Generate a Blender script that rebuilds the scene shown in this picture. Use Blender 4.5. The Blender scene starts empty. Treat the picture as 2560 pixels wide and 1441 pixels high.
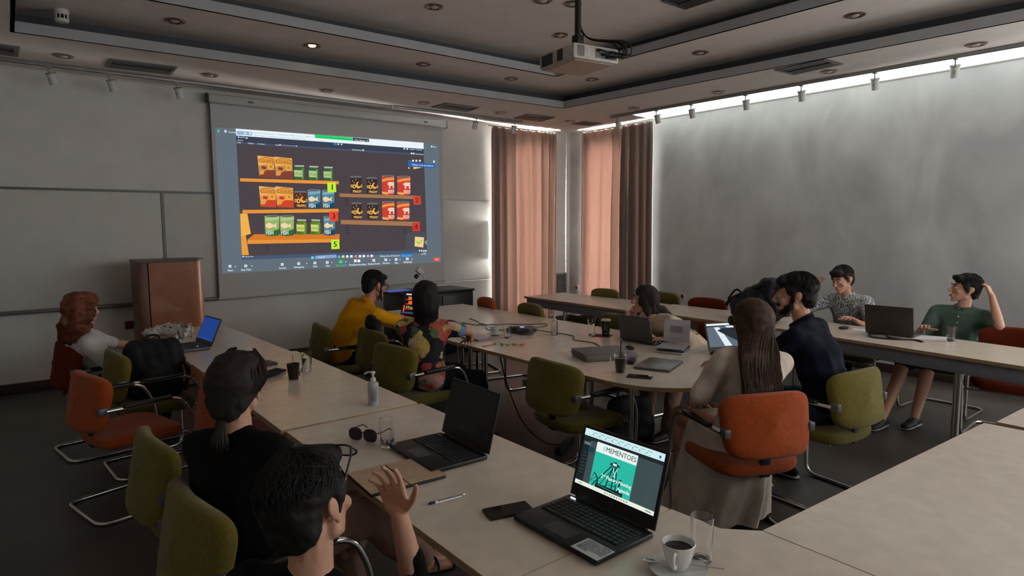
import bpy, bmesh, math, random
import numpy as np
from mathutils import Vector, Matrix
from math import sin, cos, pi, radians as rad
random.seed(7); RNG = np.random.default_rng(7)
SC = bpy.context.scene
COL = SC.collection
# ---------------------------------------------------------------- camera, world, light, exposure
YAW, PITCH, ROLL, FPX, CAMH = .6704, -.0986, .0046, 1577.65, 1.68
YB, XR, Z1, Z2, Z3 = 8.096, 7.715, 3.275, 3.49, 3.70      # back wall, right wall, three ceiling heights
TH = .735                                                  # table height
_fw = np.array([sin(YAW)*cos(PITCH), cos(YAW)*cos(PITCH), sin(PITCH)])
_r = np.array([cos(YAW), -sin(YAW), 0.]); _d = np.cross(_fw, _r)
_rt = cos(ROLL)*_r + sin(ROLL)*_d; _dn = -sin(ROLL)*_r + cos(ROLL)*_d
cam = bpy.data.cameras.new('camera'); cam.sensor_width = 36; cam.lens = FPX/2560*36; cam.clip_start = .05
camo = bpy.data.objects.new('camera', cam); COL.objects.link(camo)
M = Matrix.Identity(4)
for i, v in enumerate((_rt, -_dn, -_fw)):
    for j in range(3): M[j][i] = v[j]
M[2][3] = CAMH
camo.matrix_world = M
SC.camera = camo
SC.view_settings.view_transform = 'Standard'; SC.view_settings.look = 'None'
SC.view_settings.gamma = 1; SC.view_settings.use_curve_mapping = False
SC.view_settings.exposure = 0.0
SC.cycles.use_denoising = True
SC.cycles.max_bounces = 8; SC.cycles.diffuse_bounces = 5; SC.cycles.glossy_bounces = 4
SC.cycles.transmission_bounces = 8; SC.cycles.transparent_max_bounces = 8
SC.cycles.sample_clamp_indirect = 4; SC.cycles.caustics_refractive = False; SC.cycles.caustics_reflective = False
W = bpy.data.worlds.new('world'); SC.world = W; W.use_nodes = True
W.node_tree.nodes['Background'].inputs[0].default_value = (.72, .73, .73, 1)
W.node_tree.nodes['Background'].inputs[1].default_value = 5.0
def lamp(name, kind, loc, direction, power, col, size=(1, 1), spread=pi, rad_=None):
    l = bpy.data.lights.new(name, kind); l.energy = power; l.color = col
    if kind == 'AREA':
        l.shape = 'RECTANGLE'; l.size, l.size_y = size; l.spread = spread
    if rad_ is not None: l.shadow_soft_size = rad_
    o = bpy.data.objects.new(name, l); COL.objects.link(o); o.location = loc
    o.rotation_euler = Vector(direction).to_track_quat('-Z', 'Y').to_euler()
    return o
# daylight in the two window openings behind the curtains
lamp('window_daylight', 'AREA', (6.74, YB+.06, 1.55), (0, -1, 0), 1500, (1, .97, .93), (.44, 2.6))
lamp('window_daylight', 'AREA', (XR+.06, 7.26, 1.55), (-1, 0, 0), 1800, (1, .98, .95), (.52, 2.6))

# ---------------------------------------------------------------- helpers
def lin(c):
    return tuple(((x/255)/12.92 if x/255 <= .04045 else ((x/255+.055)/1.055)**2.4) for x in c)
MATS = {}
def mat(name, col, rough=.6, metal=0., var=.12, scale=30., bump=0., bscale=200., spec=.5, trans=0., sheen=0., ior=1.45, coat=0.):
    if name in MATS: return MATS[name]
    m = bpy.data.materials.new(name); m.use_nodes = True; MATS[name] = m
    nt = m.node_tree; b = nt.nodes['Principled BSDF']
    L = lin(col); b.inputs['Roughness'].default_value = rough; b.inputs['Metallic'].default_value = metal
    b.inputs['Specular IOR Level'].default_value = spec; b.inputs['IOR'].default_value = ior
    b.inputs['Transmission Weight'].default_value = trans; b.inputs['Sheen Weight'].default_value = sheen
    b.inputs['Coat Weight'].default_value = coat
    tc = nt.nodes.new('ShaderNodeTexCoord')
    n = nt.nodes.new('ShaderNodeTexNoise'); n.inputs['Scale'].default_value = scale; n.inputs['Detail'].default_value = 3
    nt.links.new(tc.outputs['Object'], n.inputs['Vector'])
    r = nt.nodes.new('ShaderNodeValToRGB')
    r.color_ramp.elements[0].position = .3; r.color_ramp.elements[1].position = .7
    r.color_ramp.elements[0].color = (*[x*(1-var) for x in L], 1); r.color_ramp.elements[1].color = (*[min(1, x*(1+var)) for x in L], 1)
    nt.links.new(n.outputs['Fac'], r.inputs[0]); nt.links.new(r.outputs[0], b.inputs['Base Color'])
    if bump:
        n2 = nt.nodes.new('ShaderNodeTexNoise'); n2.inputs['Scale'].default_value = bscale
        nt.links.new(tc.outputs['Object'], n2.inputs['Vector'])
        bp = nt.nodes.new('ShaderNodeBump'); bp.inputs['Strength'].default_value = bump; bp.inputs['Distance'].default_value = .004
        nt.links.new(n2.outputs['Fac'], bp.inputs['Height']); nt.links.new(bp.outputs[0], b.inputs['Normal'])
    return m
def emit_attr(name, strength=1.):
    if name in MATS: return MATS[name]
    m = bpy.data.materials.new(name); m.use_nodes = True; MATS[name] = m
    nt = m.node_tree; nt.nodes.clear()
    o = nt.nodes.new('ShaderNodeOutputMaterial'); e = nt.nodes.new('ShaderNodeEmission'); a = nt.nodes.new('ShaderNodeAttribute')
    a.attribute_name = 'Col'; e.inputs[1].default_value = strength
    nt.links.new(a.outputs['Color'], e.inputs[0]); nt.links.new(e.outputs[0], o.inputs[0])
    return m
def emit_flat(name, col, strength):
    if name in MATS: return MATS[name]
    m = bpy.data.materials.new(name); m.use_nodes = True; MATS[name] = m
    b = m.node_tree.nodes['Principled BSDF']; b.inputs['Emission Color'].default_value = (*lin(col), 1); b.inputs['Emission Strength'].default_value = strength
    b.inputs['Base Color'].default_value = (*lin(col), 1)
    return m
def ico(n=2):
    bm = bmesh.new(); bmesh.ops.create_icosphere(bm, subdivisions=n, radius=1)
    v = np.array([x.co[:] for x in bm.verts]); bm.free(); return v
ICO = ico(2); ICO1 = ico(1)
def nrm(v):
    v = np.array(v, float); return v/np.linalg.norm(v)
class MB:
    """collects geometry, links it as one mesh object"""
    def __init__(s): s.v = []; s.f = []; s.c = []; s.mi = []; s.n = 0
    def add(s, V, F, col=None, mi=0):
        V = np.asarray(V, float).reshape(-1, 3); s.v.append(V)
        for f in F: s.f.append(tuple(i+s.n for i in f)); s.c.append(col); s.mi.append(mi)
        s.n += len(V); return s
    def bmadd(s, bm, mi=0):
        bm.verts.index_update()
        s.add([v.co[:] for v in bm.verts], [[v.index for v in f.verts] for f in bm.faces], mi=mi); bm.free(); return s
    def box(s, c, size, bev=0., rz=0., mi=0, rot=None):
        bm = bmesh.new(); bmesh.ops.create_cube(bm, size=1)
        bmesh.ops.scale(bm, vec=size, verts=bm.verts)
        if bev: bmesh.ops.bevel(bm, geom=bm.edges[:], offset=bev, segments=2, affect='EDGES', profile=.5)
        m = Matrix.Rotation(rz, 4, 'Z') if rot is None else rot.to_4x4()
        bmesh.ops.transform(bm, matrix=Matrix.Translation(c) @ m, verts=bm.verts); return s.bmadd(bm, mi)
    def prism(s, poly, z0, z1, mi=0):
        n = len(poly); a = sum(poly[i][0]*poly[(i+1) % n][1]-poly[(i+1) % n][0]*poly[i][1] for i in range(n))
        if a < 0: poly = poly[::-1]
        V = [(x, y, z0) for x, y in poly] + [(x, y, z1) for x, y in poly]
        F = [tuple(range(n-1, -1, -1)), tuple(range(n, 2*n))] + [(i, (i+1) % n, n+(i+1) % n, n+i) for i in range(n)]
        return s.add(V, F, mi=mi)
    def tube(s, path, r, n=8, closed=False, cap=True, mi=0):
        P = np.array(path, float); m = len(P); rr = np.full(m, r) if np.isscalar(r) else np.array(r)
        T = np.roll(P, -1, 0)-np.roll(P, 1, 0)
        if not closed: T[0] = P[1]-P[0]; T[-1] = P[-1]-P[-2]
        T /= np.linalg.norm(T, axis=1)[:, None]+1e-12
        up = np.array([0, 0, 1.]) if abs(T[0][2]) < .9 else np.array([1., 0, 0])
        N = nrm(np.cross(T[0], up)); V = []
        for i in range(m):
            N = nrm(N - T[i]*(N@T[i])); B = np.cross(T[i], N)
            for k in range(n):
                a = 2*pi*k/n; V.append(P[i]+rr[i]*(cos(a)*N+sin(a)*B))
        F = []
        for i in range(m if closed else m-1):
            j = (i+1) % m
            for k in range(n): F.append((i*n+k, i*n+(k+1) % n, j*n+(k+1) % n, j*n+k))
        if cap and not closed: F += [tuple(range(n-1, -1, -1)), tuple((m-1)*n+k for k in range(n))]
        return s.add(V, F, mi=mi)
    def lathe(s, prof, c=(0, 0, 0), n=20, mi=0, axis=None):
        V = []; F = []; m = len(prof)
        for r, z in prof:
            for k in range(n): V.append((max(r, 1e-4)*cos(2*pi*k/n), max(r, 1e-4)*sin(2*pi*k/n), z))
        for i in range(m-1):
            for k in range(n): F.append((i*n+k, i*n+(k+1) % n, (i+1)*n+(k+1) % n, (i+1)*n+k))
        V = np.array(V)
        if axis is not None:
            q = Vector((0, 0, 1)).rotation_difference(Vector(axis)).to_matrix(); V = V @ np.array(q).T
        return s.add(V+np.array(c), F, mi=mi)
    def hull(s, parts, lo=False, mi=0):
        P = []
        for p in parts:
            c = np.array(p[0], float); r = np.array(p[1] if not np.isscalar(p[1]) else [p[1]]*3, float)
            Q = (ICO1 if lo else ICO)*r
            if len(p) > 2 and p[2] is not None: Q = Q @ np.array(p[2]).T
            P.append(Q+c)
        P = np.concatenate(P); bm = bmesh.new()
        for q in P: bm.verts.new(q)
        res = bmesh.ops.convex_hull(bm, input=bm.verts)
        bmesh.ops.delete(bm, geom=[g for g in bm.verts if not g.link_faces], context='VERTS')
        return s.bmadd(bm, mi)
    def pillow(s, w, d, h, e=4., n=36, M4=None, layers=None, mi=0, bend=None):
        L = layers or [(.0005, 0), (.7, 0), (.92, .04), (.985, .22), (1, .5), (.985, .8), (.93, .95), (.7, 1.03), (.3, 1.06), (.0005, 1.06)]
        V = []; F = []
        for sc, z in L:
            for k in range(n):
                a = 2*pi*k/n; ca, sa = cos(a), sin(a)
                x = math.copysign(abs(ca)**(2/e), ca)*w/2*sc; y = math.copysign(abs(sa)**(2/e), sa)*d/2*sc
                V.append((x, y, (z-.5)*h))
        for i in range(len(L)-1):
            for k in range(n): F.append((i*n+k, i*n+(k+1) % n, (i+1)*n+(k+1) % n, (i+1)*n+k))
        V = np.array(V)
        if bend is not None: V = bend(V)
        if M4 is not None: V = np.array([(M4 @ Vector(v))[:] for v in V])
        return s.add(V, F, mi=mi)
    def xf(s, M4):
        m = np.array(M4); s.v = [v @ m[:3, :3].T + m[:3, 3] for v in s.v]; return s
    def mesh(s, name, off=(0, 0, 0), smooth=True, ang=40):
        me = bpy.data.meshes.new(name); V = np.concatenate(s.v)-np.array(off)
        me.from_pydata(V.tolist(), [], s.f)
        if any(m for m in s.mi): me.polygons.foreach_set('material_index', s.mi)
        if smooth:
            me.polygons.foreach_set('use_smooth', [True]*len(me.polygons)); me.set_sharp_from_angle(angle=rad(ang))
        if any(c is not None for c in s.c):
            a = me.color_attributes.new('Col', 'FLOAT_COLOR', 'CORNER'); vals = []
            for p, c in zip(me.polygons, s.c): vals += [*(c or (0, 0, 0)), 1.]*p.loop_total
            a.data.foreach_set('color', vals)
        me.update(); return me
    def build(s, name, m, parent=None, smooth=True, ang=40, local=False):
        off = (0, 0, 0) if (parent is None or local) else wloc(parent)
        return link(name, s.mesh(name, off, smooth, ang), m, parent)
def wloc(o):
    p = np.zeros(3)
    while o is not None: p = p+np.array(o.location); o = o.parent
    return p
def link(name, me, m, parent=None):
    o = bpy.data.objects.new(name, me); COL.objects.link(o)
    for x in (m if isinstance(m, (list, tuple)) else [m]): me.materials.append(x)
    if parent is not None: o.parent = parent
    return o
def tag(o, label=None, cat=None, group=None, kind=None):
    if label: o['label'] = label
    if cat: o['category'] = cat
    if group: o['group'] = group
    if kind: o['kind'] = kind
    return o
def thing(name, label, cat, loc=(0, 0, 0), rz=0, group=None):
    o = bpy.data.objects.new(name, None); COL.objects.link(o); o.location = loc; o.rotation_euler = (0, 0, rz)
    o.empty_display_size = .1
    return tag(o, label, cat, group)
def struct(o): o['kind'] = 'structure'; return o
def copy_tree(o, parent=None, label=None, loc=None, rz=None):
    c = o.copy(); COL.objects.link(c)
    if parent is not None: c.parent = parent
    if label: c['label'] = label
    if loc is not None: c.location = loc
    if rz is not None: c.rotation_euler = (0, 0, rz)
    for ch in KIDS(o): copy_tree(ch, c)
    return c
def KIDS(o): return [x for x in o.children]
def fillet(pts, r, seg=5):
    P = [np.array(p, float) for p in pts]; out = [P[0]]
    for i in range(1, len(P)-1):
        a, b, c = P[i-1], P[i], P[i+1]; u = a-b; w = c-b; lu, lw = np.linalg.norm(u), np.linalg.norm(w)
        t = min(r, lu*.49, lw*.49); p0 = b+u/lu*t; p1 = b+w/lw*t
        for k in range(seg+1):
            q = k/seg; out.append((1-q)**2*p0+2*q*(1-q)*b+q*q*p1)
    return out+[P[-1]]
def smoothpath(pts, n=6):
    P = [np.array(p, float) for p in pts]; P = [2*P[0]-P[1]]+P+[2*P[-1]-P[-2]]; out = []
    for i in range(1, len(P)-2):
        for k in range(n):
            t = k/n; a, b, c, d = P[i-1:i+3]
            out.append(.5*((2*b)+(c-a)*t+(2*a-5*b+4*c-d)*t*t+(3*b-a-3*c+d)*t**3))
    return out+[P[-2]]
def remesh(mb, voxel, smooth=4, off=(0, 0, 0), noise=0., nscale=8., seed=0, name='tmp'):
    me = mb.mesh('tmp', off, False); o = bpy.data.objects.new('tmp', me); COL.objects.link(o)
    md = o.modifiers.new('r', 'REMESH'); md.mode = 'VOXEL'; md.voxel_size = voxel
    if smooth:
        sm = o.modifiers.new('s', 'SMOOTH'); sm.factor = .5; sm.iterations = smooth
    dg = bpy.context.evaluated_depsgraph_get()
    r = bpy.data.meshes.new_from_object(o.evaluated_get(dg)); bpy.data.objects.remove(o); bpy.data.meshes.remove(me)
    r.name = name
    if noise:
        n = len(r.vertices); co = np.empty(n*3); r.vertices.foreach_get('co', co); co = co.reshape(-1, 3)
        no = np.empty(n*3); r.vertices.foreach_get('normal', no); no = no.reshape(-1, 3)
        rg = np.random.default_rng(seed); d = np.zeros(n)
        for k in range(10):
            w = rg.normal(size=3)*nscale*(1+.35*k); d += np.sin(co@w+rg.uniform(0, 6.28))/(1+.35*k)
        r.vertices.foreach_set('co', (co+no*(d*noise/2)[:, None]).ravel())
    r.polygons.foreach_set('use_smooth', [True]*len(r.polygons)); r.update()
    return r
def joinmeshes(ms, name):
    V = []; F = []; n = 0
    for m in ms:
        k = len(m.vertices); co = np.empty(k*3); m.vertices.foreach_get('co', co); V.append(co.reshape(-1, 3))
        F += [tuple(i+n for i in p.vertices) for p in m.polygons]; n += k; bpy.data.meshes.remove(m)
    me = bpy.data.meshes.new(name); me.from_pydata(np.concatenate(V).tolist(), [], F)
    me.polygons.foreach_set('use_smooth', [True]*len(me.polygons)); me.update(); return me
TXT = {}
def text_geo(t, bold=0.):
    """flat outlines of a word: verts (N,2) with cap height about .7, faces"""
    if (t, bold) in TXT: return TXT[(t, bold)]
    c = bpy.data.curves.new('t', 'FONT'); c.body = t; c.size = 1; c.resolution_u = 2; c.offset = bold
    o = bpy.data.objects.new('t', c); COL.objects.link(o)
    dg = bpy.context.evaluated_depsgraph_get(); me = o.evaluated_get(dg).to_mesh()
    V = np.array([v.co[:2] for v in me.vertices]) if len(me.vertices) else np.zeros((0, 2))
    F = [tuple(p.vertices) for p in me.polygons]; o.evaluated_get(dg).to_mesh_clear()
    bpy.data.objects.remove(o); bpy.data.curves.remove(c); TXT[(t, bold)] = (V, F); return V, F
class Canvas:
    """flat coloured print: polygons and words in 2D, mapped by fn(u, v, layer) to 3D"""
    def __init__(s, fn): s.fn = fn; s.mb = MB()
    def poly(s, pts, col, layer=1, raw=False):
        V = [s.fn(x, y, layer) for x, y in pts]; s.mb.add(V, [tuple(range(len(V)))], col=col if raw else lin(col)); return s
    def rect(s, x0, y0, x1, y1, col, layer=1, sk=0.):
        return s.poly([(x0, y0), (x1, y0+sk*(x1-x0)), (x1, y1+sk*(x1-x0)), (x0, y1)], col, layer)
    def ell(s, x, y, rx, ry, col, layer=1, n=16, a0=0., a1=2*pi):
        return s.poly([(x+rx*cos(a0+(a1-a0)*k/n), y+ry*sin(a0+(a1-a0)*k/n)) for k in range(n if a1-a0 > 6.2 else n+1)], col, layer)
    def line(s, pts, w, col, layer=1):
        for (ax, ay), (bx, by) in zip(pts[:-1], pts[1:]):
            l = math.hypot(bx-ax, by-ay) or 1; nx, ny = -(by-ay)/l*w/2, (bx-ax)/l*w/2
            s.poly([(ax+nx, ay+ny), (bx+nx, by+ny), (bx-nx, by-ny), (ax-nx, ay-ny)], col, layer)
        return s
    def text(s, t, x, y, h, col, layer=2, width=None, slope=0., bold=.01, center=False, shear=0.):
        V, F = text_geo(t)
        if not len(V): return s
        k = h/.7; kx = k if width is None else width/(V[:, 0].max()-V[:, 0].min()+1e-6)
        x0 = x-(V[:, 0].max()*kx/2 if center else 0)
        for q in ((0,) if bold < .004 else (-.5, .5)):      # heavier strokes: the word twice, a hair apart
            P = [s.fn(x0+a*kx+shear*b*k+q*bold*2*kx, y-b*k+slope*(x0+a*kx-x), layer) for a, b in V]
            s.mb.add(P, F, col=lin(col))
        return s
    def build(s, name, m, parent=None): return s.mb.build(name, m, parent, smooth=False)
# ---------------------------------------------------------------- materials
WALL = mat('wall_paint', (222, 219, 214), .75, var=.05, scale=4, bump=.15, bscale=120)
def wall_right_mat():
    m = mat('mottled_plaster', (228, 228, 228), .7, var=.05, scale=3, bump=.12, bscale=90)
    nt = m.node_tree; b = nt.nodes['Principled BSDF']; old = b.inputs['Base Color'].links[0].from_socket
    tc = nt.nodes.new('ShaderNodeTexCoord')
    n = nt.nodes.new('ShaderNodeTexNoise'); n.inputs['Scale'].default_value = .9; n.inputs['Detail'].default_value = 6; n.inputs['Distortion'].default_value = .6
    mp = nt.nodes.new('ShaderNodeMapping'); mp.inputs['Scale'].default_value = (1, 1.6, .8); mp.inputs['Location'].default_value = (3.1, 1.7, .4)
    nt.links.new(tc.outputs['Object'], mp.inputs[0]); nt.links.new(mp.outputs[0], n.inputs['Vector'])
    r = nt.nodes.new('ShaderNodeValToRGB'); r.color_ramp.elements[0].position = .36; r.color_ramp.elements[1].position = .66
    r.color_ramp.elements[0].color = (.70, .70, .71, 1); r.color_ramp.elements[1].color = (1, 1, 1, 1)
    nt.links.new(n.outputs['Fac'], r.inputs[0])
    x = nt.nodes.new('ShaderNodeMix'); x.data_type = 'RGBA'; x.blend_type = 'MULTIPLY'; x.inputs[0].default_value = 1
    nt.links.new(old, x.inputs[6]); nt.links.new(r.outputs[0], x.inputs[7]); nt.links.new(x.outputs[2], b.inputs['Base Color'])
    return m
PLASTER = wall_right_mat()
BOARD = mat('board_panel', (210, 207, 201), .6, var=.03, scale=6)
CEIL = mat('ceiling_paint', (238, 229, 222), .8, var=.04, scale=5, bump=.1, bscale=150)
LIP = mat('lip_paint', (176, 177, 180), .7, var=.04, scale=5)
FLOOR = mat('dark_floor', (72, 65, 60), .40, var=.3, scale=2.2, bump=.12, bscale=240)
DKWOOD = mat('dark_wood_skirting', (58, 46, 40), .5, var=.2, scale=12)
GREYTRIM = mat('grey_aluminium', (105, 104, 102), .45, .5)
CHROME = mat('chrome', (215, 212, 208), .14, 1., var=.03)
BLACKP = mat('black_plastic', (20, 20, 22), .45, var=.15)
DKP = mat('dark_grey_plastic', (48, 48, 52), .5)
WHITEP = mat('white_plastic', (215, 214, 210), .45, var=.03)
MAPLE = mat('pale_maple_laminate', (226, 212, 195), .24, spec=.8, var=.06, scale=14, bump=.02)
MAPLEEDGE = mat('maple_edge', (168, 138, 106), .5, var=.1, scale=14)
APRON = mat('grey_apron', (120, 120, 128), .5, var=.06)
GREEN = mat('olive_green_fabric', (108, 98, 40), .9, var=.16, scale=70, bump=.5, bscale=420, sheen=.2, spec=.1)
ORANGE = mat('orange_fabric', (164, 74, 30), .9, var=.16, scale=70, bump=.5, bscale=420, sheen=.2, spec=.1)
RUST = mat('rust_fabric', (104, 42, 24), .9, var=.16, scale=70, bump=.5, bscale=420, spec=.1)
def cloth_translucent(name, c1, c2):
    m = bpy.data.materials.new(name); m.use_nodes = True; nt = m.node_tree; nt.nodes.clear()
    o = nt.nodes.new('ShaderNodeOutputMaterial'); d = nt.nodes.new('ShaderNodeBsdfDiffuse'); t = nt.nodes.new('ShaderNodeBsdfTranslucent')
    a = nt.nodes.new('ShaderNodeAddShader'); d.inputs[0].default_value = (*c1, 1)
    tc = nt.nodes.new('ShaderNodeTexCoord'); n = nt.nodes.new('ShaderNodeTexNoise'); n.inputs['Scale'].default_value = 40
    r = nt.nodes.new('ShaderNodeValToRGB'); r.color_ramp.elements[0].color = (*[x*.85 for x in c2], 1); r.color_ramp.elements[1].color = (*[x*1.15 for x in c2], 1)
    nt.links.new(tc.outputs['Object'], n.inputs['Vector']); nt.links.new(n.outputs['Fac'], r.inputs[0]); nt.links.new(r.outputs[0], t.inputs[0])
    nt.links.new(d.outputs[0], a.inputs[0]); nt.links.new(t.outputs[0], a.inputs[1]); nt.links.new(a.outputs[0], o.inputs[0])
    return m
CURTAIN = cloth_translucent('brown_curtain_cloth', (.165, .142, .130), (.054, .029, .022))
BOUNCE_LINING = cloth_translucent('bounce_lining_cloth', (.66, .65, .63), (.10, .097, .094))  # white back layer added to bounce window light onto the wall beside
def glass_mat(name, col=(1, 1, 1), rough=0.):
    m = bpy.data.materials.new(name); m.use_nodes = True; b = m.node_tree.nodes['Principled BSDF']
    b.inputs['Transmission Weight'].default_value = 1; b.inputs['Roughness'].default_value = rough; b.inputs['IOR'].default_value = 1.45
    b.inputs['Base Color'].default_value = (*col, 1); return m
GLASS = glass_mat('clear_glass'); WATER = glass_mat('water'); WATER.node_tree.nodes['Principled BSDF'].inputs['IOR'].default_value = 1.33
CLEARP = glass_mat('clear_plastic', (.93, .95, .96), .08)

# ---------------------------------------------------------------- room shell
XL, YR = -1.7, -2.7
struct(MB().box((3, 2.7, -.05), (9.6, 11.2, .1)).build('floor', FLOOR))
wb = MB()
wb.box(((XL-.1+6.28)/2, YB+.1, 1.65), (6.28-XL+.1, .2, 3.5)); wb.box(((7.08+XR+.2)/2, YB+.1, 1.65), (XR+.2-7.08, .2, 3.5))
wb.box((6.68, YB+.1, .11), (.8, .2, .22)); wb.box((6.68, YB+.1, 3.22), (.8, .2, .40))
struct(wb.build('wall_back', WALL, smooth=False))
wr = MB()
wr.box((XR+.1, (6.62+.9)/2, 1.65), (.2, 6.62-.9, 3.5)); wr.box((XR+.1, -.9, .30), (.2, 3.6, .6)); wr.box((XR+.1, -.9, 3.3), (.2, 3.6, .2)); wr.box((XR+.1, YR+.1, 1.65), (.2, .2, 3.5)); wr.box((XR+.1, (7.5+YB)/2, 1.65), (.2, YB-7.5, 3.5))  # unseen gap at the camera end, added so daylight fills the room
wr.box((XR+.1, 7.06, .11), (.2, .88, .22)); wr.box((XR+.1, 7.06, 3.22), (.2, .88, .40))
struct(wr.build('wall_right', PLASTER, smooth=False))
struct(MB().box((XL-.1, (YB+YR)/2, 1.65), (.2, YB-YR, 3.5)).build('wall_left', WALL))
rw = MB()   # the wall behind the photographer, with a wide opening added to let in fill daylight
rw.box((XL+1.9, YR-.1, 1.65), (4, .2, 3.5)); rw.box((XR-.4, YR-.1, 1.65), (1.2, .2, 3.5)); rw.box((4, YR-.1, .75), (6, .2, 1.5)); rw.box((3, YR-.1, 3.3), (8, .2, .2))
struct(rw.build('wall_rear', WALL, smooth=False))
def window(i, c, ax):
    w = thing('window_%d' % i, None, None, c); struct(w)
    def B(mb, dx, z, sx, sz, t=.05): mb.box((c[0]+(dx if ax == 'x' else 0), c[1]+(0 if ax == 'x' else dx), z), (sx, t, sz) if ax == 'x' else (t, sx, sz))
    f = MB(); B(f, -.39, 1.62, .05, 2.8); B(f, .39, 1.62, .05, 2.8); B(f, 0, .245, .83, .05); B(f, 0, 2.995, .83, .05); B(f, 0, 1.62, .04, 2.8)
    f.build('window_frame', WHITEP, w, False)
    for s in (-1, 1):
        p = MB(); B(p, s*.195, 1.62, .35, 2.7, .006); p.build('pane', GLASS, w, False)
window(1, (6.68, YB+.165, 0), 'x'); window(2, (XR+.165, 7.06, 0), 'y')
# skirting boards
struct(MB().box(((XL+XR)/2, YB-.009, .05), (XR-XL, .018, .10), .004).build('baseboard_back', DKWOOD))
struct(MB().box((XR-.009, (YB+YR)/2, .05), (.018, YB-YR, .10), .004).build('baseboard_right', DKWOOD))
struct(MB().box((XL+.009, (YB+YR)/2, .05), (.018, YB-YR, .10), .004).build('baseboard_left', DKWOOD))
# boards on the back wall with their rail, post and tray
brd = thing('trim_1', None, None, (2, YB, 0)); struct(brd)
for x0, x1 in ((XL, 1.358), (1.388, 3.4), (3.42, 5.98)):
    MB().box(((x0+x1)/2, YB-.008, 1.457), (x1-x0, .016, 1.215), .003).build('board', BOARD, brd)
MB().box(((XL+1.9)/2, YB-.012, 2.078), (1.9-XL, .024, .022)).build('rail', GREYTRIM, brd)
MB().box((3.94, YB-.010, 2.078), (4.08, .02, .014)).build('rail', WHITEP, brd)
MB().box((1.373, YB-.012, 1.457), (.026, .024, 1.22)).build('post', GREYTRIM, brd)
MB().box(((XL+1.9)/2, YB-.035, .825), (1.9-XL, .07, .035), .006).build('tray', GREYTRIM, brd)
MB().box((3.94, YB-.018, .832), (4.08, .036, .018), .004).build('tray', WHITEP, brd)
COVE_SHADE = mat('cove_shade_grey', (84, 86, 92), .8, var=.06, scale=6)  # shade inside the ceiling coves, put into a darker grey
# ceiling: a soffit round the room, two raised steps with dark coves
ceil = thing('ceiling', None, None, (3, 3, Z1)); struct(ceil)
def ring(name, outer, inner, z, m):
    V = [(x, y, z) for x, y in outer]+[(x, y, z) for x, y in inner]
    F = [(i, (i+1) % 4, 4+(i+1) % 4, 4+i) for i in range(4)]
    mb = MB(); mb.add(V, F); V2 = [(x, y, z+.02) for x, y, z in V]; mb.add(V2, [f[::-1] for f in F])
    mb.build(name, m, ceil, False)
def inset(P, d):
    P = [np.array(p) for p in P]; c = sum(P)/4; out = []
    for i in range(4):
        a, b, e = P[i-1], P[i], P[(i+1) % 4]; u = nrm(b-a); w = nrm(e-b)
        n1 = np.array([-u[1], u[0]]); n2 = np.array([-w[1], w[0]])
        n1 = n1 if n1@(b-c) > 0 else -n1; n2 = n2 if n2@(b-c) > 0 else -n2
        out.append(b+(n1+n2)/(1+n1@n2)*d)
    return [tuple(p) for p in out]
def wallring(name, P, z0, z1, th, m):
    Q = inset(P, th); V = [(x, y, z0) for x, y in P]+[(x, y, z1) for x, y in P]+[(x, y, z0) for x, y in Q]+[(x, y, z1) for x, y in Q]; F = []
    for i in range(4):
        j = (i+1) % 4; F += [(i, j, 4+j, 4+i), (8+j, 8+i, 12+i, 12+j), (4+i, 4+j, 12+j, 12+i), (j, i, 8+i, 8+j)]
    MB().add(V, F).build(name, m, ceil, False)
O = [(XL, YB), (XR, YB), (XR, YR), (XL, YR)]
I1 = [(.14, 6.70), (6.03, 6.46), (6.56, -1.3), (.14, -1.3)]
I2 = [(.75, 5.90), (5.33, 5.85), (5.47, -.5), (.75, -.5)]
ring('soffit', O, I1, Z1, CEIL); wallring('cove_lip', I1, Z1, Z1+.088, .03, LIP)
ring('cove_floor', inset(I1, .27), inset(I1, .02), Z1+.03, COVE_SHADE); wallring('cove_back', inset(I1, .25), Z1+.02, Z2+.02, .02, COVE_SHADE)
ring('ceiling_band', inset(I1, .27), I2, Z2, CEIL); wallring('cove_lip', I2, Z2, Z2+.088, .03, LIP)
ring('cove_floor', inset(I2, .27), inset(I2, .02), Z2+.03, COVE_SHADE); wallring('cove_back', inset(I2, .25), Z2+.02, Z3+.02, .02, COVE_SHADE)
MB().box((3, 2.6, Z3+.02), (6.4, 8.2, .04)).build('ceiling_centre', CEIL, ceil, False)
# luminous strip between the spotlight rail and the right-hand wall
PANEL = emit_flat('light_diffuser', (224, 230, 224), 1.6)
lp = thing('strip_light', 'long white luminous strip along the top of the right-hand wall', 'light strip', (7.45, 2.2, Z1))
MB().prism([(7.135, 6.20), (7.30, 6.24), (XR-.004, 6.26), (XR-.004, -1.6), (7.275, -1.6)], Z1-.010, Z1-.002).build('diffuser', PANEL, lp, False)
MB().box((XR-.006, 2.2, Z1-.012), (.012, 8.1, .02), .002).build('edge_profile', WHITEP, lp)
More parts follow.
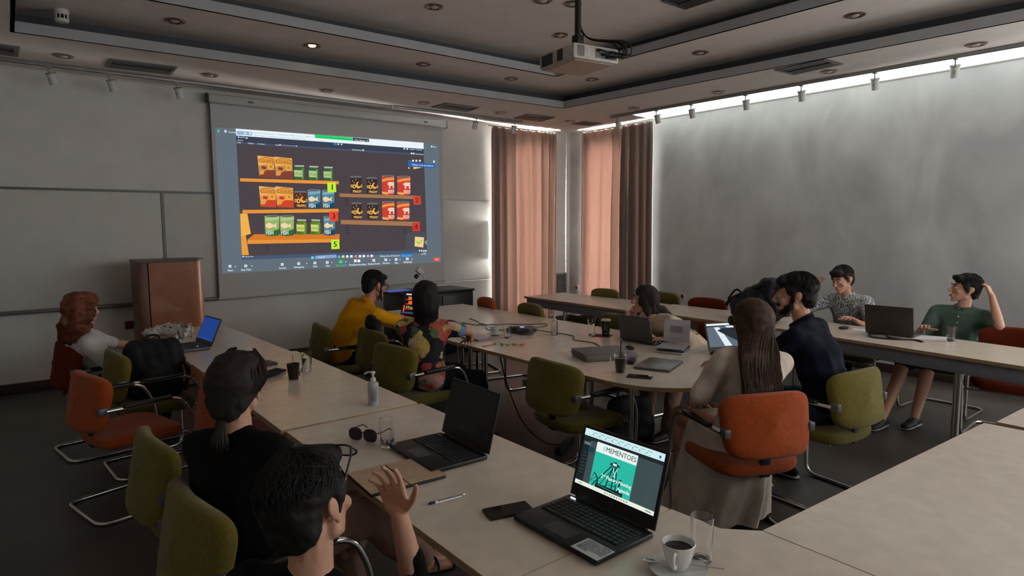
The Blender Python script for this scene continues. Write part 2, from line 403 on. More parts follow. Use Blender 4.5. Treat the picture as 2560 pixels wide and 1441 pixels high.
# ---------------------------------------------------------------- curtains
def curtain(name, a, b, depth, label, seed, ztop=3.205, ret=1):
    a = np.array(a); b = np.array(b); L = np.linalg.norm(b-a); u = (b-a)/L; n = np.array([-u[1], u[0]])
    rg = np.random.default_rng(seed); nx, nz = 200, 26; V = []; F = []
    ph = np.cumsum(rg.uniform(.6, 1.5, 15)); ph = ph/ph[-1]*2*pi*9
    for k in range(nz+1):
        q = k/nz; z = ztop-(ztop-.03)*q**1.15
        for i in range(nx+1):
            t = i/nx; w = np.interp(t, np.linspace(0, 1, 15), ph)
            top = math.exp(-q*18); amp = (.024+.036*min(1, q*2.2))*(.6+.4*sin(3+t*9))*(1-top)+.016*top
            off = amp*(sin(w)+.35*sin(2.1*w+1+q))+.012*sin(5*t+3*q)+top*.010*sin(w*2.)
            lat = L*(t+.012*sin(w+1.3)*(1-top))
            lat += (.5-t)*.03*sin(pi*q)
            dd = off+depth; e_ = lat/L if ret < 0 else 1-lat/L          # the end beside the corner turns back to the wall
            if e_ < .07: k_ = 1-max(0, e_)/.07; dd = dd*(1-k_)+k_*(-.022 if ret > 0 else -.045); lat = lat-ret*k_*.02
            V.append((*(a+u*lat+n*dd), z+top*.006*sin(w*2)))
    for k in range(nz):
        for i in range(nx):
            p = k*(nx+1)+i; F.append((p, p+1, p+nx+2, p+nx+1))
    r = thing(name, label, 'curtain', (*((a+b)/2+n*depth), 0))
    MB().add(V, F).build('drape', CURTAIN, r, ang=180)
    MB().add([(x-n[0]*.012, y-n[1]*.012, z-.02) if depth > 0 else (x+n[0]*.012, y+n[1]*.012, z-.02) for x, y, z in V], F).build('bounce_lining', BOUNCE_LINING, r, ang=180)
    e = .12; A = a-u*e+n*depth; B = b+u*.02+n*depth; rod = MB().tube([(*A, ztop+.012), (*B, ztop+.012)], .010, 8)
    rod.build('curtain_rod', WHITEP, r)
    for t in np.linspace(.01, .99, 14):
        c = a+u*L*t+n*depth; MB().tube([(c[0], c[1], ztop+.012+.016*sin(g)) for g in ()] or [(c[0], c[1], ztop-.012), (c[0], c[1], ztop+.004)], .006, 6).build('hook', WHITEP, r)
    return r
curtain('curtain', (5.94, YB), (7.375, YB), -.13, 'brown pleated curtain on the back wall right of the projection screen', 3)
curtain('curtain', (XR, 7.775), (XR, 6.18), -.13, 'brown pleated curtain on the right-hand wall, glowing orange in its middle', 5, ret=-1)
# ---------------------------------------------------------------- ceiling fittings
def downlight(loc, label, lit=False, r=.085):
    t = thing('downlight', label, 'ceiling light', loc, 0, None if lit else 'downlights in the ceiling')
    MB().lathe([(r, 0), (r, -.006), (r*.86, -.012), (r*.66, -.004), (r*.62, .0)], loc, 20).build('ring', mat('bronze_ring', (150, 128, 112), .25, .9), t)
    MB().lathe([(.001, -.018), (r*.35, -.014), (r*.45, -.004)], loc, 16).build('bulb', emit_flat('warm_bulb', (255, 226, 150), 7) if lit else mat('frosted_bulb', (190, 185, 180), .3), t)
    MB().lathe([(.001, -.002), (r*.64, -.003)], loc, 16).build('reflector', mat('reflector', (150, 120, 100), .25, .8), t)
    return t
for k, (x, y) in enumerate(((.5, 7.34), (1.76, 7.32), (3.03, 7.31), (4.32, 7.28), (5.55, 7.24), (6.86, 7.2))):
    downlight((x, y, Z1), 'unlit downlight in the lowest ceiling step along the back wall, %s from the left' % 'first second third fourth fifth sixth'.split()[k])
for k, (x, y) in enumerate(((6.80, 5.88), (6.81, 4.57), (6.83, 3.26), (6.87, 1.98))):
    downlight((x, y, Z1), 'unlit downlight in the lowest ceiling step along the right-hand wall, %s from the curtain' % 'first second third fourth'.split()[k])
downlight((2.50, 6.36, Z2), 'lit downlight glowing warm yellow in the middle ceiling step', True)
lamp('downlight_bulb', 'SPOT', (2.50, 6.36, Z2-.03), (0, 0, -1), 4, (1, .78, .45), rad_=.03)
for (x, y), w in (((1.26, 6.35), 'left of the lit yellow one'), ((3.76, 6.32), 'right of the lit yellow one'), ((4.98, 6.27), 'second to the right of the lit yellow one'),
                  ((5.80, 5.70), 'just under the hanging projector'), ((5.83, 4.14), 'right of the projector'), ((5.88, 2.60), 'near the top right corner')):
    downlight((x, y, Z2), 'unlit downlight in the middle ceiling step, '+w)
for (x, y), w in (((3.21, 5.19), 'leftmost, at the top edge'), ((4.17, 4.35), 'right beside the projector pole'), ((4.73, 5.12), 'nearest above the projector'), ((3.90, 4.45), 'cut by the top edge of the photo')):
    downlight((x, y, Z3), 'unlit downlight in the highest ceiling step, '+w)
def vent(name, quad, label, z=Z1):
    c = np.mean(quad, 0); t = thing(name, label, 'air vent', (*c, z), 0)
    Q = [np.array(q) for q in quad]                                  # far-side edge last
    def P(s, k): return (1-k)*((1-s)*Q[0]+s*Q[1])+k*((1-s)*Q[3]+s*Q[2])
    def slab(nm, s0, s1, k0, k1, z0, z1, m): MB().prism([tuple(P(s0, k0)), tuple(P(s1, k0)), tuple(P(s1, k1)), tuple(P(s0, k1))], z0, z1).build(nm, m, t, False)
    fm = MB()
    for a in ((0, 1, 0, .07), (0, 1, .93, 1), (0, .05, .07, .93), (.95, 1, .07, .93)):
        fm.prism([tuple(P(a[0], a[2])), tuple(P(a[1], a[2])), tuple(P(a[1], a[3])), tuple(P(a[0], a[3]))], z-.012, z+.002)
    fm.build('frame', GREYTRIM, t, False)
    slab('backing', .04, .96, .06, .94, z-.003, z-.001, BLACKP)
    for k in (.56, .66, .76, .86): slab('louvre', .05, .95, k, k+.055, z-.010, z-.006, GREYTRIM)
    return t
vent('air_vent', [(-.6, 7.21), (.18, 7.21), (.17, 7.60), (-.6, 7.61)], 'dark air vent in the ceiling above the left end of the back wall')
vent('air_vent', [(.85, 7.20), (1.42, 7.15), (1.43, 7.53), (.85, 7.56)], 'dark air vent in the ceiling left of the projection screen')
vent('air_vent', [(4.55, 7.10), (5.08, 7.10), (5.12, 7.44), (4.54, 7.45)], 'dark air vent in the ceiling over the right end of the screen')
vent('air_vent', [(5.92, 7.09), (6.42, 7.05), (6.50, 7.46), (5.99, 7.49)], 'dark air vent in the ceiling before the back wall curtain')
vent('air_vent', [(7.02, 7.06), (7.38, 7.02), (7.39, 7.30), (7.04, 7.36)], 'small dark air vent in the ceiling at the room corner')
vent('air_vent', [(6.30, 3.57), (6.28, 3.04), (6.62, 3.02), (6.66, 3.55)], 'dark air vent in the ceiling along the right-hand wall')
vent('air_vent', [(4.75, 3.80), (4.75, 3.30), (5.10, 3.30), (5.10, 3.80)], 'grey air vent in the highest ceiling step at the top edge', Z3)
sd = thing('smoke_detector', 'white smoke detector with a slotted rim on the ceiling at top left', 'smoke detector', (.46, 6.62, Z2))
c = (.46, 6.62, Z2)
MB().lathe([(.001, -.10), (.042, -.10), (.05, -.09), (.05, -.075)], c, 20).build('cap', WHITEP, sd)
MB().lathe([(.055, 0), (.055, -.03), (.05, -.04), (.001, -.04)], c, 20).build('base', WHITEP, sd)
MB().lathe([(.036, -.04), (.036, -.078)], c, 16).build('sensor', BLACKP, sd)
for k in range(10):
    a = 2*pi*k/10; MB().box((c[0]+.046*cos(a), c[1]+.046*sin(a), Z2-.058), (.007, .007, .042), rz=a).build('rib', WHITEP, sd)
# spotlight tracks
TRK = mat('track_grey', (150, 150, 150), .4, .4)
def track(a, b, label):
    d = nrm(np.array(b)-np.array(a)); m = (np.array(a)+np.array(b))/2; L = np.linalg.norm(np.array(b)-np.array(a)); rz = math.atan2(d[1], d[0])
    t = thing('light_track', label, 'track', (*m, Z1))
    MB().box((*m, Z1-.016), (L, .036, .032), .004, rz).build('rail', TRK, t); MB().box((*m, Z1-.0335), (L, .012, .003), 0, rz).build('slot', DKP, t)
track((-1.6, 7.78), (4.1, 7.72), 'grey spotlight rail on the ceiling along the back wall')
track((4.1, 7.68), (6.25, 7.62), 'grey spotlight rail on the ceiling before the back wall curtain')
track((7.02, 6.50), (7.24, -1.5), 'grey spotlight rail on the ceiling along the right-hand wall')
def spot(x, y, drop, tilt, label, grp):
    t = thing('spotlight', label, 'spotlight', (x, y, Z1-.03), 0, grp)
    zt = Z1-.03; MB().box((x, y, zt-.006), (.05, .03, .014), .003).build('adapter', TRK, t)
    MB().tube([(x, y, zt), (x, y, zt-drop-.05)], .006, 8).build('stem', TRK, t)
    d = nrm(np.array([*tilt, -1.])); p = np.array([x, y, zt-drop-.02])+np.array([tilt[0], tilt[1], 0])*.10
    MB().lathe([(.001, -.055), (.036, -.055), (.040, -.045), (.040, .055), (.034, .055), (.032, .035), (.001, .030)], p, 18, axis=-d*-1).build('lamp_head', WHITEP, t)
    MB().lathe([(.041, -.058), (.046, -.058), (.046, -.050), (.041, -.048)], p, 18, axis=d).build('rim', TRK, t)
    return t
on = 'first second third fourth fifth sixth seventh'.split()
for k, (x, y) in enumerate(((.40, 7.76), (.90, 7.755), (1.52, 7.75))):
    spot(x, y, .09, (.3, .25), 'white track spotlight left of the screen, %s from the left wall' % on[k], 'spotlights on the back wall rail')
for (x, y), w in (((5.42, 7.645), 'at the right end of the screen'), ((6.12, 7.625), 'in front of the back wall curtain')):
    spot(x, y, .09, (-.05, .35), 'white track spotlight hanging '+w, 'spotlights on the back wall rail')
for k, (x, y) in enumerate(((7.04, 6.40), (7.06, 5.70), (7.08, 5.15), (7.10, 4.38), (7.12, 3.70), (7.14, 2.93), (7.16, 2.22))):
    spot(x, y, .095, (.35, -.05+.03*k), 'white track spotlight along the right-hand wall, %s from the curtain' % on[k], 'spotlights on the right wall rail')
# ---------------------------------------------------------------- projector
pj = thing('projector', 'white ceiling projector hanging on a black pole with cables at its back', 'projector', (2.95, 3.18, 2.66))
PW = mat('projector_white', (196, 188, 180), .5)
pz = 2.72; u = nrm([.98, -.147, 0]); v = nrm([.147, .98, 0]); P0 = np.array([2.82, 2.93, 0])
w_, d_, h_ = .365, .40, .098
rp = Matrix([[u[0], v[0], 0], [u[1], v[1], 0], [0, 0, 1]])
cc = P0+u*w_/2+v*d_/2+np.array([0, 0, pz+h_/2])
MB().box(cc, (w_, d_, h_), .018, rot=rp).build('body', PW, pj)
def pl(a, b, z, s, nm, m, bev=.0): return MB().box(P0+u*a+v*b+np.array([0, 0, z]), s, bev, rot=rp).build(nm, m, pj)
pl(w_/2, d_/2, pz-.001, (.30, .34, .004), 'bottom_plate', mat('projector_bottom', (205, 178, 160), .5))
for k in range(9): pl(.055, -.001, pz+.02+k*.0075, (.055, .004, .003), 'grille_slat', BLACKP)
pl(-.001, .30, pz+.05, (.004, .13, .07), 'side_grille', DKP); pl(-.001, .15, pz+.05, (.004, .06, .07), 'side_grille', DKP)
pl(.255, -.001, pz+.05, (.17, .003, .06), 'connector_panel', mat('connector_panel', (120, 118, 116), .5))
for a, z in ((.19, .068), (.225, .045), (.26, .03), (.30, .035), (.33, .06), (.285, .065)): pl(a, -.004, pz+z, (.018, .012, .012), 'socket', BLACKP)
pl(w_/2, d_+.002, pz+.05, (.10, .03, .07), 'lens_hood', DKP)
top = np.array(P0+u*.14+v*.15); zc = pz+h_
MB().box((top[0], top[1], zc+.006), (.14, .14, .012), .004).box((top[0], top[1], zc+.05), (.06, .06, .09), .01).build('mount', BLACKP, pj)
MB().tube([(top[0], top[1], zc), (top[0], top[1], Z3)], .021, 12).build('pole', BLACKP, pj)
for k, (a, z, s) in enumerate(((.19, .068, .02), (.225, .045, .05), (.26, .03, .07), (.30, .035, .05), (.285, .065, .09))):
    e = P0+u*a+np.array([0, 0, pz+z])
    pth = [(*(top[:2]+.02), zc+.55), (*(top[:2]+.022), zc+.25), (*(top[:2]+u[:2]*.05-v[:2]*.03), zc+.08), (*(P0+u*(.30+.01*k)-v*s)[:2], zc+.02), (*(P0+u*(.33+.01*k)-v*(s+.01))[:2], pz+.04), (*(e-v*.03)[:2], e[2]-.005), (*(e-v*.005)[:2], e[2])]
    MB().tube(smoothpath(pth, 6), .0055, 6).build('cable', BLACKP, pj)
MB().tube(smoothpath([P0+u*.33-v*.02+np.array([0, 0, pz+.06]), P0+u*.345-v*.03+np.array([0, 0, pz+.045]), P0+u*.34-v*.03+np.array([0, 0, pz+.02])]), .006, 6).build('connector', mat('yellow_plug', (200, 190, 40), .5), pj)
# ---------------------------------------------------------------- projection screen
YS = YB-.08
scr = thing('projection_screen', 'pull-down projection screen showing a video call with game shelves of groceries', 'projection screen', (3.5, YS, .8))
CASE = mat('screen_case', (196, 196, 194), .5, var=.03); FAB = mat('screen_fabric', (200, 200, 200), .85, var=.02)
MB().box((3.50, YS-.01, 3.16), (3.235, .10, .105), .03).build('case', CASE, scr)
MB().box((1.872, YS-.01, 3.16), (.014, .108, .112), .01).build('end_cap', BLACKP, scr); MB().box((5.125, YS-.01, 3.16), (.014, .108, .112), .01).build('end_cap', WHITEP, scr)
for x in (2.35, 4.75): MB().box((x, YS-.064, 3.155), (.06, .012, .02), .004).build('bracket', GREYTRIM, scr)
MB().box((3.49, YS+.012, 1.98), (3.16, .003, 2.30)).build('fabric', FAB, scr, False)
MB().box((1.909, YS+.010, 1.98), (.012, .004, 2.30)).build('black_border', DKP, scr, False)
MB().tube([(1.90, YS+.010, .825), (5.07, YS+.010, .875)], .016, 10).build('bottom_bar', CASE, scr)
def zoomray(X, Y):   # a point of the picture on the plane of the screen
    a, b = 500+X/2.719, 230+Y/2.719
    d = _rt*((a-1280)/FPX)+_dn*((b-720.5)/FPX)+_fw; t = (YS+.008)/d[1]
    return d[0]*t, CAMH+d[2]*t
def onscreen(X, Y, layer):
    x, z = zoomray(X, Y); return (x, YS+.008-.0012*layer, z)
def picture():
    cv = Canvas(onscreen); W_ = (236, 242, 246)
    cv.poly([(100, 240), (1620, 355), (1642, 1160), (152, 1235)], (98, 111, 122), 0)
    cv.poly([(245, 296), (1520, 388), (1545, 1090), (285, 1140)], (76, 68, 72), 1)
    cv.poly([(285, 1118), (1540, 1072), (1542, 1094), (286, 1142)], (72, 88, 112), 2)
    cv.poly([(242, 250), (1519, 346), (1520, 388), (246, 297)], (232, 244, 250), 2)
    cv.poly([(246, 297), (1520, 388), (1520, 432), (248, 350)], (58, 66, 82), 2)
    cv.poly([(248, 340), (1520, 422), (1520, 434), (249, 352)], (74, 84, 110), 3)
    cv.poly([(778, 290), (1036, 311), (1038, 333), (780, 313)], (40, 214, 110), 3)
    cv.text('You are viewing a shared screen', 792, 309, 10, (30, 150, 80), 4, 235, .08)
    cv.poly([(1037, 311), (1148, 320), (1149, 342), (1039, 333)], (48, 66, 84), 3); cv.text('View Options', 1050, 332, 11, W_, 4, 72, .08)
    cv.poly([(1131, 330), (1143, 331), (1137, 338)], W_, 4)
    cv.poly([(248, 264), (354, 272), (355, 297), (250, 291)], (150, 178, 214), 3)
    for x in (300, 335): cv.rect(x, 275, x+12, 288, (232, 240, 248), 4, .07)
    cv.text('rgment Movement - Windows, Mac, Linux - 2022.3', 362, 281, 9, (150, 170, 190), 3, 400, .076)
    cv.text('GameObject  Component  Services  Jobs  Window  Help', 370, 300, 9, (150, 170, 190), 3, 345, .074)
    cv.text('Recording', 195, 278, 11, W_, 2, 52, .07); cv.ell(173, 268, 9, 9, W_, 2); cv.ell(173, 268, 4, 4, (110, 126, 138), 3)
    cv.ell(125, 266, 8, 9, (60, 220, 130), 2, 6); cv.ell(262, 308, 5, 5, W_, 3); cv.text('DF R', 273, 314, 8, W_, 3, 28); cv.ell(316, 314, 9, 4, W_, 3)
    cv.text('Game', 254, 332, 8, W_, 3, 38, .05)
    for t, x, w in (('Game', 252, 28), ('Display 1', 325, 42), ('Free Aspect', 390, 50), ('Scale', 512, 24)): cv.text(t, x, 347+(x-252)*.068, 8, W_, 4, w, .06)
    cv.ell(543, 360, 5, 5, W_, 4); cv.line([(550, 362), (650, 368)], 2.5, (170, 182, 205), 4); cv.poly([(652, 362), (660, 372), (653, 374)], W_, 4)
    cv.rect(908, 347, 928, 360, (50, 130, 214), 4, .07); cv.rect(934, 351, 944, 360, W_, 4, .07); cv.rect(956, 353, 966, 361, W_, 4, .07)
    cv.text('Play Maximized', 1033, 397, 8, W_, 4, 62, .06); cv.rect(1104, 391, 1113, 402, W_, 4)
    for x, y in ((1388, 386), (1408, 388), (1437, 418), (1451, 419)): cv.rect(x-5, y-5, x+5, y+5, W_, 4)
    cv.text('Layers  Layout', 1424, 393, 8, W_, 4, 84, .06); cv.text('Stats Gizmos', 1463, 425, 8, W_, 4, 55, .06)
    cv.rect(1570, 366, 1579, 377, W_, 2); cv.text('View', 1583, 378, 10, W_, 2, 22, .06)
    # call panel
    cv.poly([(1413, 475), (1598, 490), (1600, 521), (1415, 507)], (48, 104, 168), 3); cv.text('Talking: room microphone', 1437, 499, 10, W_, 4, 150, .06)
    cv.rect(1417, 466, 1432, 472, (60, 150, 220), 3)
    for x, y in ((1447, 468), (1470, 468), (1494, 468), (1590, 474)): cv.rect(x-6, y-6, x+6, y+6, W_, 3)
    cv.poly([(1449, 509), (1508, 514), (1451, 526)], (240, 190, 150), 2); cv.poly([(1416, 509), (1425, 518), (1417, 526)], W_, 3)
    OR, OR2, OD = (232, 148, 62), (214, 122, 44), (178, 96, 36)
    def shelf(x0, y0, x1, y1, h, col=OR, lip=OD):
        cv.poly([(x0, y0), (x1, y1), (x1, y1+h), (x0, y0+h)], col, 3); cv.poly([(x0+6, y0+h), (x1, y1+h), (x1, y1+h+5), (x0+6, y0+h+5)], (70, 58, 62), 2)
    shelf(272, 587, 943, 607, 22); shelf(288, 803, 941, 795, 24); 
    cv.poly([(322, 1004), (368, 968), (948, 966), (948, 1022), (322, 1034)], OR2, 3); cv.poly([(322, 1008), (948, 1000), (948, 1022), (322, 1034)], OR, 4)
    S2 = (164, 118, 84); shelf(948, 690, 1476, 706, 24, S2); shelf(956, 870, 1494, 884, 30, S2)
    cv.poly([(272, 828), (321, 828), (345, 965), (278, 985)], (240, 178, 78), 4); cv.poly([(278, 985), (310, 975), (332, 1110), (284, 1110)], (232, 158, 62), 4)
    for x, y in ((445, 1038), (985, 722), (990, 905), (1382, 912)): cv.rect(x, y, x+22, y+60 if y < 1030 else y+46, (66, 62, 72), 2)
    def cookies(x0, y0, w, h, c1, c2, c3):
        k = w/120
        cv.poly([(x0, y0), (x0+w, y0+12*k), (x0+w+6, y0+h), (x0+14, y0+h-6)], (238, 178, 92), 5)
        cv.poly([(x0+7, y0+h*.45), (x0+w, y0+h*.35), (x0+w+6, y0+h), (x0+14, y0+h-6)], c1, 6)
        cv.poly([(x0+12, y0+h*.9), (x0+w*.55, y0+h*.65), (x0+w+5, y0+h*.66), (x0+w+6, y0+h), (x0+14, y0+h-5)], c2, 7)
        cv.poly([(x0+30, y0+h*.46), (x0+62, y0+h*.50), (x0+56, y0+h*.63), (x0+26, y0+h*.58)], c3, 8)
        cv.ell(x0+w*.80, y0+h*.50, 20, 19, (236, 178, 74), 8); cv.ell(x0+w*.80, y0+h*.50, 11, 10, (200, 130, 44), 9)
        cv.ell(x0+32, y0+h*.76, 13, 13, (236, 178, 74), 8); cv.ell(x0+32, y0+h*.76, 6, 6, (200, 130, 44), 9)
        cv.ell(x0+w*.52, y0+34, w*.47, 22, (150, 84, 30), 6, 18, pi, 2*pi); cv.poly([(x0+7, y0+30), (x0+w*.98, y0+38), (x0+w*.97, y0+54), (x0+14, y0+46)], (150, 84, 30), 6)
        cv.ell(x0+w*.52, y0+34, w*.44, 18, (234, 160, 70), 7, 18, pi, 2*pi); cv.poly([(x0+10, y0+30), (x0+w*.95, y0+38), (x0+w*.94, y0+51), (x0+16, y0+43)], (234, 160, 70), 7)
        cv.text('COOKIES', x0+14, y0+42, 19, (160, 88, 30), 8, w*.80, .05, .02)
    br = (196, 140, 82), (132, 66, 52), (140, 62, 44); rd = (232, 150, 76), (206, 72, 44), (190, 62, 40)
    cookies(389, 433, 112, 152, *br); cookies(502, 440, 122, 152, *br); cookies(399, 640, 112, 146, *rd); cookies(510, 642, 120, 146, *rd)
    def jar(x0, y0, w, h, g=(62, 98, 60), lab=(180, 204, 134)):
        cv.poly([(x0+w*.12, y0+10), (x0+w*.12, y0+18), (x0+w*.01, y0+30), (x0+w*.04, y0+h-8), (x0+w*.12, y0+h), (x0+w*.90, y0+h), (x0+w*.97, y0+h-8), (x0+w, y0+30), (x0+w*.89, y0+18), (x0+w*.88, y0+10)], g, 5)
        cv.rect(x0+w*.72, y0+22, x0+w*.86, y0+h-4, (104, 150, 86), 6); cv.rect(x0+w*.2, y0+h*.78, x0+w*.36, y0+h-2, (60, 110, 50), 6)
        cv.poly([(x0+w*.08, y0), (x0+w*.92, y0+2), (x0+w*.92, y0+12), (x0+w*.08, y0+10)], (176, 186, 176), 7)
        cv.poly([(x0+w*.02, y0+h*.34), (x0+w*.76, y0+h*.36), (x0+w*.75, y0+h*.80), (x0+w*.06, y0+h*.78)], lab, 7)
        cv.text('CKLES', x0+w*.08, y0+h*.66, 16, (90, 110, 80), 8, w*.6, .03)
    jar(636, 498, 76, 100); jar(736, 503, 72, 98); jar(836, 508, 70, 96)
    y2 = (98, 124, 40), (206, 216, 116); jar(652, 866, 74, 104, *y2); jar(750, 866, 70, 104, *y2)
    def can(x0, y0, w, h, kind):
        base = {'pine': (60, 46, 44), 'beef': (206, 66, 52), 'fishb': (84, 132, 150), 'fishg': (150, 178, 106), 'pinel': (92, 48, 36)}[kind]
        cv.poly([(x0, y0+6), (x0+w, y0+8), (x0+w*.98, y0+h), (x0+w*.5, y0+h+5), (x0+w*.04, y0+h)], base, 5)
        cv.ell(x0+w/2, y0+7, w/2, 6, (150, 152, 152), 6); cv.ell(x0+w/2, y0+8, w*.42, 4, (78, 82, 86), 7)
        if kind in ('pine', 'pinel'):
            for a, b, r in ((.10, .58, .12), (.32, .60, .16), (.92, .58, .11)): cv.ell(x0+w*a+3, y0+h*b, w*r, w*r*1.2, (232, 182, 88), 7, 12); cv.ell(x0+w*a+3, y0+h*b, w*r*.45, w*r*.55, base, 8, 10)
            cv.ell(x0+w*.74, y0+h*.52, w*.24, h*.2, (232, 176, 80), 7, 14, .3, 4.6); cv.ell(x0+w*.80, y0+h*.48, w*.15, h*.12, base, 8, 12)
            cv.text('PINEAPPLE' if kind == 'pinel' else 'PINEAP', x0+w*.22, y0+h*.96, h*.15, (236, 186, 100), 8, w*.74, .02, .03)
            for a, b in ((.2, .28), (.5, .22), (.34, .38)): cv.ell(x0+w*a, y0+h*b, 4, 5, (180, 150, 110), 7, 6)
        if kind == 'beef':
            cv.poly([(x0+1, y0+h*.22), (x0+w*.5, y0+h*.14), (x0+w, y0+h*.12), (x0+w, y0+h*.26), (x0+w*.5, y0+h*.28), (x0+1, y0+h*.36)], (236, 150, 72), 6)
            cv.poly([(x0+1, y0+h*.86), (x0+w*.5, y0+h*.90), (x0+w*.5, y0+h*1.02), (x0+3, y0+h*.98)], (240, 168, 84), 6)
            cv.poly([(x0+w*.46, y0+h*.42), (x0+w*.60, y0+h*.36), (x0+w*.99, y0+h*.36), (x0+w*.99, y0+h*.70), (x0+w*.90, y0+h*.70), (x0+w*.88, y0+h*.56), (x0+w*.70, y0+h*.56), (x0+w*.68, y0+h*.70), (x0+w*.58, y0+h*.70), (x0+w*.57, y0+h*.52), (x0+w*.46, y0+h*.50)], (244, 204, 184), 7)
            cv.text('BEEF', x0+w*.50, y0+h*.95, h*.19, (244, 214, 190), 8, w*.49, .02, .04)
        if kind[:4] == 'fish':
            cv.poly([(x0+w*.04, y0+h*.74), (x0+w*.5, y0+h*.80), (x0+w*.98, y0+h*.68), (x0+w*.98, y0+h), (x0+w*.5, y0+h+5), (x0+w*.04, y0+h)], (34, 74, 96) if kind == 'fishb' else (54, 104, 60), 6)
            cv.poly([(x0+w*.04, y0+h*.14), (x0+w*.98, y0+h*.10), (x0+w*.98, y0+h*.22), (x0+w*.04, y0+h*.30)], (120, 170, 190) if kind == 'fishb' else (176, 200, 130), 6)
            cv.poly([(x0+w*.06, y0+h*.46), (x0+w*.30, y0+h*.36), (x0+w*.62, y0+h*.48), (x0+w*.82, y0+h*.38), (x0+w*.76, y0+h*.52), (x0+w*.84, y0+h*.62), (x0+w*.60, y0+h*.58), (x0+w*.30, y0+h*.66), (x0+w*.08, y0+h*.58)], (240, 214, 170), 7)
            cv.text('FISH', x0+w*.08, y0+h*.96, h*.20, (236, 240, 236), 8, w*.48, .02, .03)
    can(1020, 572, 76, 118, 'pine'); can(1130, 580, 74, 112, 'pine'); can(1234, 566, 84, 130, 'beef'); can(1338, 570, 90, 128, 'beef')
    can(1027, 752, 72, 112, 'pine'); can(1134, 754, 74, 110, 'pine'); can(1236, 742, 84, 126, 'beef'); can(1336, 744, 86, 124, 'beef')
    can(638, 674, 84, 112, 'pinel'); can(730, 662, 88, 130, 'fishb'); can(828, 664, 84, 128, 'fishb')
    can(438, 838, 100, 138, 'fishg'); can(542, 838, 96, 138, 'fishg'); can(838, 842, 80, 130, 'fishb')
    def note(x0, y0, s, n, col):
        cv.poly([(x0, y0), (x0+s, y0-2), (x0+s+4, y0+s*1.12), (x0+3, y0+s*1.16)], col, 10); cv.text(n, x0+s*.5, y0+s*.86, s*.66, (36, 50, 30) if col[1] > 150 else (120, 30, 24), 11, None, 0, .02, True)
    LG, RR = (190, 238, 60), (232, 74, 52)
    note(862, 617, 58, '1', LG); note(875, 814, 58, '3', RR); note(888, 1006, 55, '5', LG); note(1446, 710, 50, '2', (214, 70, 58)); note(1440, 890, 50, '4', (206, 60, 50))
    cv.poly([(1400, 960), (1536, 950), (1545, 1076), (1396, 1074)], (78, 78, 84), 3); cv.poly([(1522, 1020), (1540, 1008), (1543, 1044)], (150, 150, 150), 4)
    cv.poly([(1460, 984), (1522, 990), (1516, 1058), (1457, 1050)], (240, 206, 158), 5); cv.line([(1470, 1014), (1484, 1034), (1510, 1006)], 10, (150, 216, 40), 6)
    # taskbars
    cv.rect(755, 1118, 772, 1136, (90, 220, 236), 4); cv.poly([(782, 1114), (926, 1106), (926, 1128), (782, 1136)], (140, 164, 206), 4); cv.text('Search', 806, 1130, 12, W_, 5, 40, -.03)
    for k, (x, c) in enumerate(((944, (60, 190, 220)), (972, (240, 220, 120)), (1000, W_), (1028, W_), (1058, (240, 120, 130)), (1086, W_), (1112, W_), (1140, (244, 160, 160)), (1166, W_))): cv.rect(x-8, 1112-k*.6, x+8, 1128-k*.6, c, 5)
    cv.text('Editing solve self elements', 1222, 1122, 11, W_, 5, 132, -.03); cv.rect(1366, 1104, 1442, 1122, (30, 130, 220), 5, -.03); cv.text('Show in folder', 1372, 1119, 9, (140, 210, 250), 6, 64, -.03)
    for x in (1491, 1506, 1521, 1535): cv.rect(x-4, 1074, x+4, 1086, W_, 5)
    cv.text('12:13', 1514, 1097, 8, W_, 5, 20); cv.text('05/07/2023', 1499, 1107, 7, W_, 5, 36); cv.text('Dialogue Icons', 300, 1124, 8, W_, 4, 62, -.02); cv.ell(292, 1120, 5, 5, W_, 4)
    for t, x, y, w in (('Mute', 188, 1220, 34), ('Stop Video', 278, 1216, 70), ('Security', 536, 1204, 48), ('Participants', 638, 1198, 68), ('Polls', 768, 1193, 26), ('Chat', 853, 1189, 28), ('Share Screen', 924, 1186, 68), ('Pause/Stop Recording', 1012, 1182, 114), ('Breakout Rooms', 1140, 1176, 82), ('Reactions', 1240, 1170, 48), ('Apps', 1322, 1168, 24), ('Whiteboards', 1382, 1164, 58)):
        cv.text(t, x, y, 12, (50, 214, 110) if t[:5] == 'Share' else W_, 4, w, -.04, .02)
    for x, y in ((203, 1186), (310, 1184), (558, 1174), (670, 1168), (780, 1164), (864, 1160), (1180, 1146), (1262, 1142), (1332, 1140), (1408, 1136)): cv.rect(x-9, y-9, x+9, y+8, W_, 4); cv.rect(x-3, y-4, x+3, y+3, (112, 128, 140), 5)
    cv.rect(1046, 1140, 1064, 1158, W_, 4); cv.rect(1070, 1140, 1088, 1158, W_, 4); cv.rect(944, 1146, 968, 1164, (60, 220, 120), 4)
    for x, y in ((240, 1186), (352, 1182), (725, 1165), (896, 1158), (990, 1154), (1288, 1142), (1358, 1139), (1440, 1136)): cv.poly([(x-5, y+4), (x, y-4), (x+5, y+4)], W_, 4)
    cv.poly([(1583, 1128), (1630, 1126), (1631, 1150), (1584, 1152)], (226, 84, 66), 4); cv.text('End', 1598, 1144, 11, W_, 5, 20)
    cv.build('projected_picture', emit_attr('projected_image', 1.0), scr)
picture()
